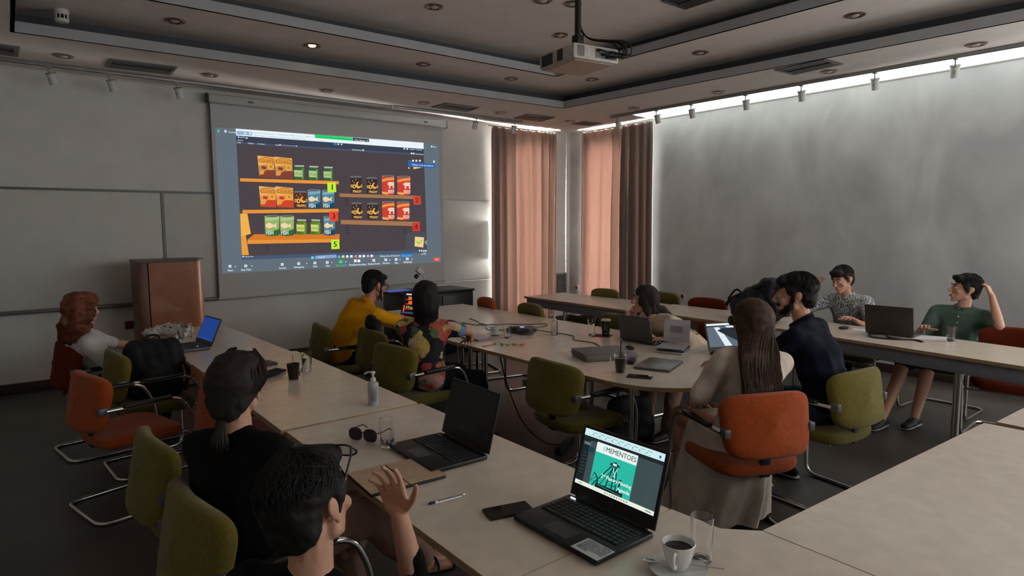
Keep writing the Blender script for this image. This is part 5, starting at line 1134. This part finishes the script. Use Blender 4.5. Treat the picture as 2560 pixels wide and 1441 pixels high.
    for k, (p, e, w) in enumerate(arms):
        q = MB(); ho = dict(hand_opts[k]); d = ho.pop('d', None); d = nrm(w-e) if d is None else d; palm = ho.pop('palm', -up)
        hand(q, w-nrm(w-e)*.012, d, palm, ho.pop('side', -1 if k == 0 else 1), (.93 if female else 1.)*s*1.03, **ho); q.hull([(w-nrm(w-e)*.05, .025*s), (w, .021*s)], True); ms.append(remesh(q, .0040, 2, off))
    link('body', joinmeshes(ms, 'body'), skin, o)
    # clothes
    c = MB(); torso(c, .019)
    for k, (p, e, w) in enumerate(arms):
        q = p*(1-sleeve)+e*sleeve if sleeve <= 1 else e*(2-sleeve)+w*(sleeve-1)
        if sleeve <= 1: c.hull([(p, .068*s), (q, .058*s)])
        else: c.hull([(p, .063*s), (e, .047*s)]); c.hull([(e, .047*s), (q, .036*s)])
    link('shirt', remesh(c, .0105, 4, off, noise=.008, nscale=14, seed=len(label)), shirt, o)
    if collar is not None:
        cm = MB(); cc = N-sd*.004+hf*.006; pts = [cc+(rs*cos(q)*.064+fs*sin(q)*.066)*s+sd*(.012-.022*sin(q)) for q in np.linspace(-pi*1.42, pi*.42, 20)]
        cm.tube(pts, [.010*s]*20, 8); cm.tube([p+sd*.018 for p in pts], [.007*s]*20, 8); cm.build('collar', collar, o)
    if trousers is not None:
        t = MB(); t.hull([(P-up*.01, (.172*s*wd, .125*s, .10), FP), (P+up*.07, (.155*s*wd, .112*s, .05), FP)])
        for k in (0, 1):
            t.hull([(hip[k], .101*s), (knees[k], .078*s)]); e = knees[k]*(1-max(0, trousercut))+ankles[k]*max(0, trousercut)
            if trousercut > .05: t.hull([(knees[k], .077*s), (e, .062*s)])
        link('trousers', remesh(t, .0115, 4, off, noise=.008, nscale=12, seed=3), trousers, o)
    if shoes:
        for k in (0, 1):
            fd = nrm(np.array([*(knees[k]-hip[k])[:2], 0])*.6+fwd*.4); A = np.array([*ankles[k][:2], ankles[k][2]-.085]); q = MB(); rr = np.cross(fd, up); FF = np.column_stack([rr, fd, up])
            q.hull([(A-fd*.045+up*.05, (.036, .036, .045), FF), (A+fd*.06+up*.04, (.040, .05, .036), FF)]); q.hull([(A+fd*.05+up*.036, (.044, .04, .032), FF), (A+fd*.15+up*.028, (.038, .045, .025), FF)])
            sm = link('shoe', remesh(q, .006, 3, off), shoes if not isinstance(shoes, bool) else SHOEM, o)
            z = MB(); z.hull([(A-fd*.045+up*.012, (.038, .040, .012), FF), (A+fd*.14+up*.012, (.044, .055, .012), FF)]); so = z.build('sole', SOLE, o); so.parent = sm; 
            lc = MB()
            for j in range(3): lc.tube([A+fd*(.055+.025*j)+rr*x_*.022+up*(.082-.010*j-.006*abs(x_)) for x_ in (-1, 0, 1)], .003, 5)
            lo = lc.build('laces', mat('grey_laces', (96, 94, 92), .7), o); lo.parent = sm
    # face
    X = lambda c: H+F@(np.array(c)*s)
    if eyes:
        for sg in (-1, 1):
            e = MB(); e.hull([(X((sg*.030, .082, .006)), .0112*s)]).build('eye', EYEW, o); ir = MB(); ir.hull([(X((sg*.030, .0905, .0055)), (.0052*s, .0042*s, .0056*s), F)], True); ir.build('iris', IRIS, o)
            lid = MB(); lid.hull([(X((sg*.020, .091, .014)), .0035*s), (X((sg*.041, .084, .013)), .0035*s)], True); lid.build('eyelid', skin, o)
            MB().tube([X((sg*.014, .099, .030)), X((sg*.030, .095, .036)), X((sg*.048, .082, .031))], [.0036*s, .0044*s, .0022*s], 6).build('eyebrow', BROW, o)
        MB().tube([X((-.023, .092, -.062)), X((-.010, .101, -.0625)), X((0, .103, -.0635)), X((.010, .101, -.0625)), X((.023, .092, -.062))], [.002*s, .0042*s, .0046*s, .0042*s, .002*s], 6).build('lips', LIPS, o)
    hairfn(o, off, H, F, s, N, sd)
    if extra: extra(o, off, H, F, s, N, sd, arms, fs, rs, P, S)
    return o
def shorthair(m, vol=0., seed=1, fringe=.0, beard=None, noise=.010):
    def f(o, off, H, F, s, N, sd):
        E = lambda c, r: (H+F@(np.array(c)*s), np.array(r)*s, F)
        b = MB(); v = vol
        b.hull([E((0, -.006, .068+v*.6), (.076+v, .086+v, .058+v)), E((0, -.055, .040), (.079+v, .066+v, .075))])
        b.hull([E((0, -.060, .040), (.078+v, .062+v, .070)), E((0, -.070, -.035), (.062+v*.5, .040+v*.5, .045))])
        b.hull([E((-.030, .056+fringe, .082+v), (.034, .030+v, .022+v)), E((.030, .056+fringe, .082+v), (.034, .030+v, .022+v)), E((0, .0, .098+v), (.06, .05, .025))])
        for sg in (-1, 1): b.hull([E((sg*.071, .022, .040), (.012+v*.4, .026, .034)), E((sg*.074, .006, -.006), (.007, .010, .020))])
        link('hair', remesh(b, .0055, 2, off, noise=noise, nscale=42, seed=seed), m, o)
        tf = MB(); rg = np.random.default_rng(seed)      # strands lying along the head from the crown
        for k in range(800):
            th = rg.uniform(-pi, pi); ph = rg.uniform(.05, 1.15); dth = rg.normal()*.35; Q = []
            d0 = np.array([sin(ph)*sin(th), -sin(ph)*cos(th), cos(ph)])
            if d0[1] > .45 and d0[2] < .80: continue
            ln = rg.uniform(.35, .75); lift = rg.uniform(.0, .004)
            for q in np.linspace(0, 1, 6):
                p_ = ph+ln*q; t_ = th+dth*q; d = np.array([sin(p_)*sin(t_), -sin(p_)*cos(t_), cos(p_)])
                if d[1] > .62 and d[2] < .55: break
                Q.append(H+F@((np.array([0, -.022, .046])+d*(np.array([.081, .098, .084])+v*1.4)+d*(lift*sin(q*3.1)))*s))
            if len(Q) > 2: tf.tube(Q, [.0016*s*(1-.75*i/len(Q)) for i in range(len(Q))], 4)
        tf.build('hair_strands', m, o)['kind'] = 'stuff'
        if beard:
            c = MB(); c.hull([E((0, .078, -.097), (.026, .016, .020)), E((.047, .030, -.066), (.010, .022, .024)), E((-.047, .030, -.066), (.010, .022, .024))])
            for sg in (-1, 1): c.hull([E((sg*.062, .014, -.022), (.010, .012, .03)), E((sg*.055, .022, -.062), (.013, .02, .022))])
            c.hull([E((-.024, .090, -.050), (.008, .010, .005)), E((.024, .090, -.050), (.008, .010, .005)), E((0, .100, -.047), (.008, .006, .004))])
            link('beard', remesh(c, .0045, 2, off, noise=.005, nscale=70, seed=4), beard, o)
    return f
def longhair(m, ends, width=.11, seed=1, vol=.004, strands=150, wave=.006, r0=.0045, curl=0., face=.35, cap=True, thick=.07):
    """hair falling from the crown over the back of the head through the points 'ends' (world positions)"""
    def f(o, off, H, F, s, N, sd):
        E = lambda c, r: (H+F@(np.array(c)*s), np.array(r)*s, F)
        if cap:
            b = MB(); v = vol
            b.hull([E((0, -.008, .064), (.081+v, .092+v, .060+v)), E((0, -.048, .015), (.088+v, .074+v, .085))]); b.hull([E((0, -.055, .02), (.088+v, .062+v, .075)), E((0, -.055, -.07), (.080+v, .050+v, .06))])
            for sg in (-1, 1): b.hull([E((sg*.066, .030, .052), (.018, .030, .034)), E((sg*.082, .002, -.03), (.022, .040, .055)), E((sg*.078, -.02, -.10), (.016, .030, .04))])
            prev = None
            pts = [H+F@(np.array((0, -.055, -.07))*s)]+[np.array(e, float) for e in ends]
            for k in range(len(pts)-1):
                w0 = (.080 if k == 0 else width); w1 = width*(1-.12*(k+1)/len(pts)); fd = F[:, 1]*1.; fd = nrm(np.array([fd[0], fd[1], 0])); FR = np.column_stack([np.cross(fd, [0, 0, 1]), fd, [0, 0, 1]])
                b.hull([(pts[k], (w0, thick*.72, .05), FR), (pts[k+1], (w1*.95, thick*.55, .04), FR)])
            link('hair', remesh(b, .008, 3, off, noise=.002 if not curl else .014, nscale=22, seed=seed), m, o)
        rg = np.random.default_rng(seed); st = MB(); fd = nrm(np.array([*F[:2, 1], 0])); rr = np.cross(fd, [0, 0, 1])
        for k in range(strands):
            th = rg.uniform(-1, 1)*2.25; cx, cy = sin(th), -cos(th)   # round the back of the head
            hgt = rg.uniform(.0, 1.)
            p0 = H+F@(np.array((cx*.035, .02+cy*.035, .118))*s); p1 = H+F@(np.array((cx*.080, -.012+cy*.094, .055))*s); p2 = H+F@(np.array((cx*.090, -.015+cy*.098, -.045))*s)
            P_ = [p0, p1, p2]
            for j, e in enumerate(ends):
                P_.append(np.array(e, float)+rr*cx*width*(.89+rg.normal()*.03)+fd*cy*thick*(.58+.10*rg.random())+rg.normal(size=3)*.004)
            if hgt < .5: P_[-1] = P_[-1]+np.array([0, 0, rg.uniform(0, .09)])
            Q = smoothpath(P_, 7); n_ = len(Q); ph = rg.uniform(0, 6.28)
            if curl:
                Q = smoothpath(P_, 12); n_ = len(Q); Q = [q+curl*min(1, i/6)*(rr*cos(ph+i*1.15)+fd*sin(ph+i*1.15)+np.array([0, 0, .3*sin(ph+i*.7)])) for i, q in enumerate(Q)]
            else: Q = [q+(rr*sin(ph+i*.55)+fd*cos(ph+i*.5))*wave*(i/n_) for i, q in enumerate(Q)]
            st.tube(Q, [r0*(1-.72*i/n_)*s for i in range(n_)], 5)
        st.build('hair_strands', m, o)['kind'] = 'stuff'
    return f
def bunhair(m, seed=1):
    def f(o, off, H, F, s, N, sd):
        E = lambda c, r: (H+F@(np.array(c)*s), np.array(r)*s, F)
        b = MB(); b.hull([E((0, -.006, .070), (.080, .088, .056)), E((0, -.052, .030), (.086, .072, .085))]); b.hull([E((0, -.058, .03), (.084, .062, .075)), E((0, -.086, -.060), (.052, .035, .040))])
        b.hull([E((-.03, .054, .078), (.034, .028, .022)), E((.03, .054, .078), (.034, .028, .022)), E((0, 0, .098), (.06, .05, .025))])
        for sg in (-1, 1): b.hull([E((sg*.073, .030, .045), (.014, .030, .038)), E((sg*.078, -.020, .004), (.010, .032, .022)), E((sg*.05, -.075, -.03), (.02, .03, .04))])
        link('hair', remesh(b, .006, 3, off, noise=.002, nscale=40, seed=seed), m, o)
        st = MB(); rg = np.random.default_rng(seed)
        for k in range(600):
            th = rg.uniform(-2.2, 2.2); cx, cy = sin(th), -cos(th); P_ = [(cx*.04, .035+cy*.04, .117), (cx*.083, .0+cy*.10, .068), (cx*.088, -.018+cy*.096, .010), (cx*.045, -.085+cy*.02, -.055), (cx*.014, -.105, -.085)]
            Q = smoothpath([H+F@(np.array(p)*s+rg.normal(size=3)*.002) for p in P_], 6); st.tube(Q, [.0018*s*(1-.5*i/len(Q)) for i in range(len(Q))], 4)
        st.build('hair_strands', m, o)['kind'] = 'stuff'
        t = MB(); base = H+F@(np.array((0, -.112, -.085))*s)
        for k in range(70):
            a = rg.uniform(0, 2*pi); r = .022*math.sqrt(rg.random()); d = np.array([cos(a), sin(a), 0])*r
            Q = smoothpath([base+F@d*.5, base+F@(d+np.array((0, -.012, -.04))), base+F@(d*1.4+np.array((0, -.012, -.07))), base+F@(d*1.2+np.array((.006*rg.normal(), -.004, -.11+.03*rg.random())))], 6); t.tube(Q, [.0055*(1-.7*i/len(Q)) for i in range(len(Q))], 5)
        t.build('ponytail', m, o)['kind'] = 'stuff'; MB().tube([base+F@np.array((cos(q)*.017, sin(q)*.010, -.008+.006*sin(q))) for q in np.linspace(0, 2*pi, 17)[:-1]], .005, 6, True).build('hair_tie', BLACKP, o)
    return f
def floral():
    m = mat('floral_print', (24, 22, 30), .8, bump=.2); nt = m.node_tree; b = nt.nodes['Principled BSDF']; tc = nt.nodes.new('ShaderNodeTexCoord')
    base = b.inputs['Base Color'].links[0].from_socket
    for sc, cols, thr in ((6.5, [(226, 90, 98), (244, 206, 110), (226, 110, 84), (140, 160, 216), (240, 176, 170)], .58), (12, [(240, 214, 130), (110, 136, 84), (210, 74, 88), (220, 200, 166), (90, 116, 94)], .40)):
        v = nt.nodes.new('ShaderNodeTexVoronoi'); v.inputs['Scale'].default_value = sc; n = nt.nodes.new('ShaderNodeTexNoise'); n.inputs['Scale'].default_value = 26; n.inputs['Detail'].default_value = 3
        mx = nt.nodes.new('ShaderNodeMix'); mx.data_type = 'VECTOR'; mx.inputs[0].default_value = .055; nt.links.new(tc.outputs['Object'], mx.inputs[4]); nt.links.new(n.outputs['Color'], mx.inputs[5]); nt.links.new(tc.outputs['Object'], n.inputs['Vector']); nt.links.new(mx.outputs[1], v.inputs['Vector'])
        r = nt.nodes.new('ShaderNodeValToRGB'); r.color_ramp.interpolation = 'CONSTANT'; e = r.color_ramp.elements; e[0].position = 0; e[0].color = (*lin(cols[0]), 1); e[1].position = .2; e[1].color = (*lin(cols[1]), 1)
        for i, c in enumerate(cols[2:]): x = e.new(.4+.2*i); x.color = (*lin(c), 1)
        sp = nt.nodes.new('ShaderNodeSeparateColor'); nt.links.new(v.outputs['Color'], sp.inputs[0]); nt.links.new(sp.outputs[0], r.inputs[0])
        k = nt.nodes.new('ShaderNodeMath'); k.operation = 'LESS_THAN'; k.inputs[1].default_value = thr; nt.links.new(v.outputs['Distance'], k.inputs[0])
        p = nt.nodes.new('ShaderNodeTexNoise'); p.inputs['Scale'].default_value = 60; nt.links.new(tc.outputs['Object'], p.inputs['Vector'])
        pm = nt.nodes.new('ShaderNodeMix'); pm.data_type = 'RGBA'; pm.blend_type = 'MULTIPLY'; pm.inputs[0].default_value = .7; nt.links.new(r.outputs[0], pm.inputs[6]); nt.links.new(p.outputs['Fac'], pm.inputs[7])
        x = nt.nodes.new('ShaderNodeMix'); x.data_type = 'RGBA'; nt.links.new(k.outputs[0], x.inputs[0]); nt.links.new(base, x.inputs[6]); nt.links.new(pm.outputs[2], x.inputs[7]); base = x.outputs[2]
    nt.links.new(base, b.inputs['Base Color']); return m
def speckle():
    m = mat('speckled_shirt', (205, 208, 206), .8); nt = m.node_tree; b = nt.nodes['Principled BSDF']; tc = nt.nodes.new('ShaderNodeTexCoord')
    n = nt.nodes.new('ShaderNodeTexVoronoi'); n.inputs['Scale'].default_value = 105; n.inputs['Randomness'].default_value = .8; mp = nt.nodes.new('ShaderNodeMapping'); mp.inputs['Scale'].default_value = (1, 1, .62); nt.links.new(tc.outputs['Object'], mp.inputs[0]); nt.links.new(mp.outputs[0], n.inputs['Vector'])
    r = nt.nodes.new('ShaderNodeValToRGB'); r.color_ramp.interpolation = 'CONSTANT'; r.color_ramp.elements[0].color = (*lin((44, 50, 60)), 1); r.color_ramp.elements[1].position = .46; r.color_ramp.elements[1].color = (*lin((208, 212, 210)), 1)
    nt.links.new(n.outputs['Distance'], r.inputs[0]); nt.links.new(r.outputs[0], b.inputs['Base Color']); return m
def shirtm(n, c, **k): return mat(n, c, .85, var=.10, scale=14, bump=.25, bscale=300, spec=.15, **k)
BLKCLOTH = shirtm('black_cloth', (15, 14, 15)); YELLOW = shirtm('yellow_cotton', (226, 160, 18)); BEIGE = shirtm('beige_cotton', (206, 186, 160)); WHITEC = shirtm('white_linen', (214, 200, 184)); NAVY = shirtm('navy_cotton', (18, 22, 36)); GREENSH = shirtm('green_linen', (82, 104, 92)); DARKT = shirtm('dark_trousers', (26, 26, 32)); JEANS = shirtm('blue_jeans', (52, 66, 88)); KHAKI = shirtm('dark_shorts', (34, 32, 32)); PINKT = shirtm('pinkish_trousers', (150, 120, 108))
def lap(seat, az, k, dx=.0, dz=0.):   # hand resting on the thigh
    a = rad(az); f = np.array([sin(a), cos(a), 0]); r = np.array([cos(a), -sin(a), 0]); return np.array([seat[0], seat[1], .62+dz])+f*(.28+dx)+r*(-.12, .12)[k]
# 1 woman with copper curls, far left
sx = (.44, 5.60)
def redx(o, off, H, F, s, N, sd, arms, fs, rs, P, S):
    pass
H1 = np.array((.375, 5.50, 1.085))
person('person', 'woman with big copper curls in a white top, leaning back in the left row', sx, 82, H1, 66, -4, 0, [(.86, 5.74, .70), (.80, 5.33, .665)], SKIN, shirtm('white_blouse', (205, 200, 196)), DARKT,
       longhair(HAIRRED, [H1+(-.05, .0, -.11), H1+(-.055, -.01, -.22)], .125, 3, .018, 560, 0, .0036, curl=.013, thick=.12), .97, True, sleeve=.9)
x, y = .74, 5.52
softbag('handbag', 'black handbag in the lap of the woman with copper curls', (x, y, .66), [[((x-.06, y+.05, .70), (.06, .07, .05)), ((x+.06, y-.02, .72), (.06, .07, .06))]], NY, [('strap', [(x-.06, y, .74), (x, y-.02, .82), (x+.10, y-.02, .78)], .007, NY)], seed=9, vox=.009)
# 2 ponytail woman in black
def ex2(o, off, H, F, s, N, sd, arms, fs, rs, P, S):
    # bare foot in a strappy sandal, leg crossed
    A = np.array((1.17, 2.04, .37)); fd = nrm(np.array((.90, .05, -.22))); rr = nrm(np.cross(fd, (0, 0, 1))); uu = np.cross(rr, fd); FF = np.column_stack([rr, fd, uu]); q = MB()
    q.hull([(A, (.030, .034, .036), FF), (A+fd*.13, (.042, .03, .018), FF)]); q.hull([(A-fd*.02+(0, 0, .03), .034), (A-fd*.05+(0, 0, .14), .038)])
    for k in range(5):
        b0 = A+fd*(.145-.006*k)+rr*(-.036+.018*k); q.hull([(b0, .0105-.001*k), (b0+fd*(.040-.004*k), .0095-.001*k)], True)
    link('foot', remesh(q, .005, 2, off), SKIN2, o)
    q = MB(); q.hull([(A-fd*.04-uu*.036, (.034, .03, .007), FF), (A+fd*.16-uu*.022, (.046, .05, .007), FF)]); so = q.build('sandal', SHOEM, o)
    for u_ in (.045, .125):
        st = MB(); st.tube([A+fd*u_+rr*.046*cos(t)+uu*(.034*sin(t)-.004) for t in np.linspace(0, pi, 9)], .005, 6); b = st.build('sandal_strap', SHOEM, o); b.parent = so; 
sx = (.60, 2.20); H2 = np.array((.575, 2.235, 1.140))
person('person', 'woman in black with a low brown ponytail, seen from behind in the left row', sx, 70, H2, 40, 2, 4, [lap(sx, 70, 0, .04), lap(sx, 70, 1, .06)], SKIN, BLKCLOTH, PINKT, bunhair(HAIRBR, 5), 1.0, True, sleeve=.75, twist=-8, extra=ex2, shoes=False, knees=[(1.02, 2.36, .53), (.99, 2.12, .60)], ankles=[(1.0, 2.36, .085), (1.15, 2.045, .42)],
       hand_opts=({}, {}))
# 3 woman with glasses pushed up, raised hand
sx = (.44, 1.36); H3 = np.array((.512, 1.412, 1.030))
def ex3(o, off, H, F, s, N, sd, arms, fs, rs, P, S):
    c = H+F@np.array((0, .092, .094)); Fg = np.column_stack([F[:, 0], nrm(F[:, 1]*.72+F[:, 2]*.70), nrm(F[:, 2]*.72-F[:, 1]*.70)])
    Mx = Matrix.Identity(4)
    for i in range(3):
        for j in range(3): Mx[i][j] = Fg[i][j]
        Mx[i][3] = c[i]
    glasses('glasses', '', (0, 0, 0), 0, GLASS, BLACKP, 1.28, parent=o, Mx=Mx)
person('person', 'woman in black with glasses pushed up on her short dark hair, raising one hand', sx, 62, H3, 58, 4, -8, [lap(sx, 62, 0, .02), (.748, 1.42, .935)], SKIN, BLKCLOTH, shirtm('cream_trousers', (198, 184, 172)),
       shorthair(HAIRBLK, .008, 9, noise=.003), 1.02, True, sleeve=1.5, knees=[(.84, 1.62, .54), (.86, 1.40, .54)], ankles=[(.84, 1.58, .085), (.88, 1.38, .085)], twist=-12, poles=(None, np.array((.1, -.1, -1.))),
       hand_opts=({}, dict(d=(-.22, .10, 1.), palm=(-.75, -.5, .1), side=1, curl=.26, spread=.14)), extra=ex3)
# 4 man in yellow
sx = (2.22, 5.24); H4 = np.array((2.53, 5.17, 1.150))
def ex4(o, off, H, F, s, N, sd, arms, fs, rs, P, S):
    Mx = Matrix.Identity(4); c = H+F@np.array((0, .098, .008))
    for i in range(3):
        for j in range(3): Mx[i][j] = F[i][j]
        Mx[i][3] = c[i]
    glasses('glasses', '', (0, 0, 0), 0, GLASS, BLACKP, 1.05, parent=o, Mx=Mx)
person('person', 'man in a yellow polo shirt with dark hair and glasses, leaning towards a laptop', sx, 84, H4, 78, -14, 0, [(3.02, 5.46, .775), (2.98, 5.02, .775)], SKIN2, YELLOW, DARKT, shorthair(HAIRBLK, .002, 11, noise=.004, beard=mat('dark_beard', (34, 24, 20), .8)), 1.06, False, sleeve=.72, collar=YELLOW, extra=ex4, knees=[(2.72, 5.36, .53), (2.74, 4.98, .53)], ankles=[(2.62, 5.36, .085), (2.66, 4.94, .085)])
# 5 woman in floral blouse
sx = (2.34, 3.97); H5 = np.array((2.365, 4.00, 1.155))
person('person', 'woman in a colourful floral blouse with black hair, seen from behind', sx, 58, H5, 40, -6, 0, [(2.62, 4.42, .70), (2.76, 4.02, .80)], SKIN, floral(), DARKT,
       longhair(HAIRBLK, [H5+(-.03, -.05, -.135), H5+(-.035, -.06, -.20)], .088, 13, .010, 420, .003, .003, thick=.075), .99, True, sleeve=.55, twist=-16, poles=(np.array((-.4, .4, -1)), ('E', (2.615, 3.80, .905))), knees=[(2.74, 4.16, .52), (2.72, 3.86, .52)], ankles=[(2.72, 4.14, .085), (2.76, 3.84, .085)])
# 6 woman leaning on her hand
sx = (4.52, 3.14); H6 = np.array((4.03, 3.33, 1.075))
person('person', 'woman in a beige top with long dark hair, in profile leaning on her hand', sx, -78, H6, -40, 0, 0, [(4.02, 3.08, .775), (3.93, 3.44, .915)], SKIN, BEIGE, PINKT,
       longhair(HAIRBR, [H6+(.13, -.06, -.10), H6+(.22, -.12, -.20), H6+(.36, -.20, -.30)], .075, 17, .004, 420, .005, .003, thick=.07), .97, True, sleeve=.85, poles=(None, np.array((-.3, .5, -1.))), knees=[(4.10, 3.05, .53), (4.14, 3.34, .53)], ankles=[(3.95, 3.02, .085), (3.98, 3.26, .085)], hand_opts=({}, dict(d=(.2, -.2, .9), palm=(.3, -.6, .2), curl=.7, side=1)), shoes=SHOEM)
# 7 woman in white dress, long brown hair
sx = (3.03, 1.84); H7 = np.array((3.085, 1.825, 1.165))
def ex7(o, off, H, F, s, N, sd, arms, fs, rs, P, S):
    a = rad(24); fw = np.array([sin(a), cos(a), 0]); rg_ = np.array([cos(a), -sin(a), 0]); V = []; n_, m_ = 72, 16      # skirt
    for k in range(m_+1):
        q = k/m_; z = .60-.575*q**1.1; c = np.array([sx[0], sx[1], 0])+fw*(.10+.12*q); rx = .205+.10*q**1.5; ry = .23+.05*math.sin(q*pi)+.01*q
        for i in range(n_):
            t = 2*pi*i/n_; w = 1+q*(.085*sin(9*t+.8)+.05*sin(15*t+2)); V.append(c+rg_*cos(t)*rx*w+fw*sin(t)*ry*w+np.array([0, 0, z+.012*q*sin(7*t)-.05*max(0, -sin(t))*(q < .15)]))
    F_ = [(k*n_+i, k*n_+(i+1) % n_, (k+1)*n_+(i+1) % n_, (k+1)*n_+i) for k in range(m_) for i in range(n_)]+[tuple(range(n_))[::-1]]
    MB().add(V, F_).build('skirt', WHITEC, o, ang=80)
    Mx = Matrix.Identity(4); c = H+F@np.array((0, .098, .008))
    for i in range(3):
        for j in range(3): Mx[i][j] = F[i][j]
        Mx[i][3] = c[i]
    glasses('glasses', '', (0, 0, 0), 0, GLASS, BLACKP, 1.0, parent=o, Mx=Mx)
person('person', 'woman in a white dress with very long brown hair, seen from behind', sx, 24, H7, 8, -8, 0, [lap(sx, 24, 0, -.02, .05), (3.42, 2.16, .775)], SKIN2, WHITEC, None,
       longhair(HAIRLB, [H7+(-.075, -.095, -.16), H7+(-.125, -.145, -.32), H7+(-.125, -.150, -.45), H7+(-.12, -.145, -.55)], 0.15, 19, .006, 900, .003, .0024, thick=.06), .99, True, sleeve=.85, extra=ex7, poles=(np.array((-.8, .3, -1.)), None))
# 8 man in navy
sx = (3.85, 1.76); H8 = np.array((3.80, 1.96, 1.240))
person('person', 'bearded man in a navy polo shirt, in profile at the rounded table end', sx, 0, H8, -26, -4, 0, [(3.60, 2.34, .775), (3.88, 2.30, .775)], SKIN, NAVY, JEANS, shorthair(HAIRBLK, .006, 21, fringe=.006, beard=mat('dark_beard', (34, 24, 20), .8), noise=.006), 1.08, False, sleeve=.72, collar=NAVY, twist=-8,
       knees=[(3.72, 2.22, .53), (3.95, 2.20, .53)], ankles=[(3.72, 2.10, .085), (3.98, 2.06, .085)], poles=(np.array((-.5, -.2, -1.)), None))
# 9 man in speckled shirt
sx = (6.66, 2.84); H9 = np.array((6.46, 2.86, 1.125))
person('person', 'smiling man in a speckled black and white shirt, leaning over the right-hand row', sx, -86, H9, -80, -14, 6, [(6.18, 2.60, .775), (6.36, 3.08, 1.035)], SKIN, speckle(), DARKT, shorthair(HAIRBR, .008, 23, fringe=.008, noise=.005), 1.05, False, sleeve=.8, collar=speckle(), poles=(None, np.array((-.2, .5, -1.))),
       knees=[(6.22, 2.72, .53), (6.22, 2.95, .53)], ankles=[(6.24, 2.70, .085), (6.24, 2.96, .085)], hand_opts=({}, dict(d=(.1, -.2, 1.), palm=(.2, -.7, .2), curl=.8, side=1)))
# 10 man in green shirt
sx = (6.42, 1.86); H10 = np.array((6.475, 1.83, 1.110))
def ex10(o, off, H, F, s, N, sd, arms, fs, rs, P, S):
    for k in (.35, .5, .65, .8): MB().lathe([(.001, .003), (.007, .002), (.007, 0)], S(k)+fs*(.122 if k > .5 else .118), 10, axis=fs).build('button', WHITEP, o)
person('person', 'man in a green button shirt leaning back with one hand behind his head', sx, -92, H10, -40, 8, 0, [(6.49, 1.640, 1.075), (6.12, 2.02, .775)], SKIN, GREENSH, KHAKI, shorthair(HAIRBLK, .008, 29, fringe=.008, noise=.006), 1.03, False, sleeve=.78, collar=GREENSH, extra=ex10, trousercut=.02,
       knees=[(5.95, 1.90, .52), (5.88, 2.06, .52)], ankles=[(5.80, 1.93, .085), (5.56, 2.09, .085)], poles=(('E', (6.27, 1.515, .838)), None), hand_opts=(dict(d=(.25, .45, .85), palm=(.1, .8, .1), curl=.6, side=-1), {}))
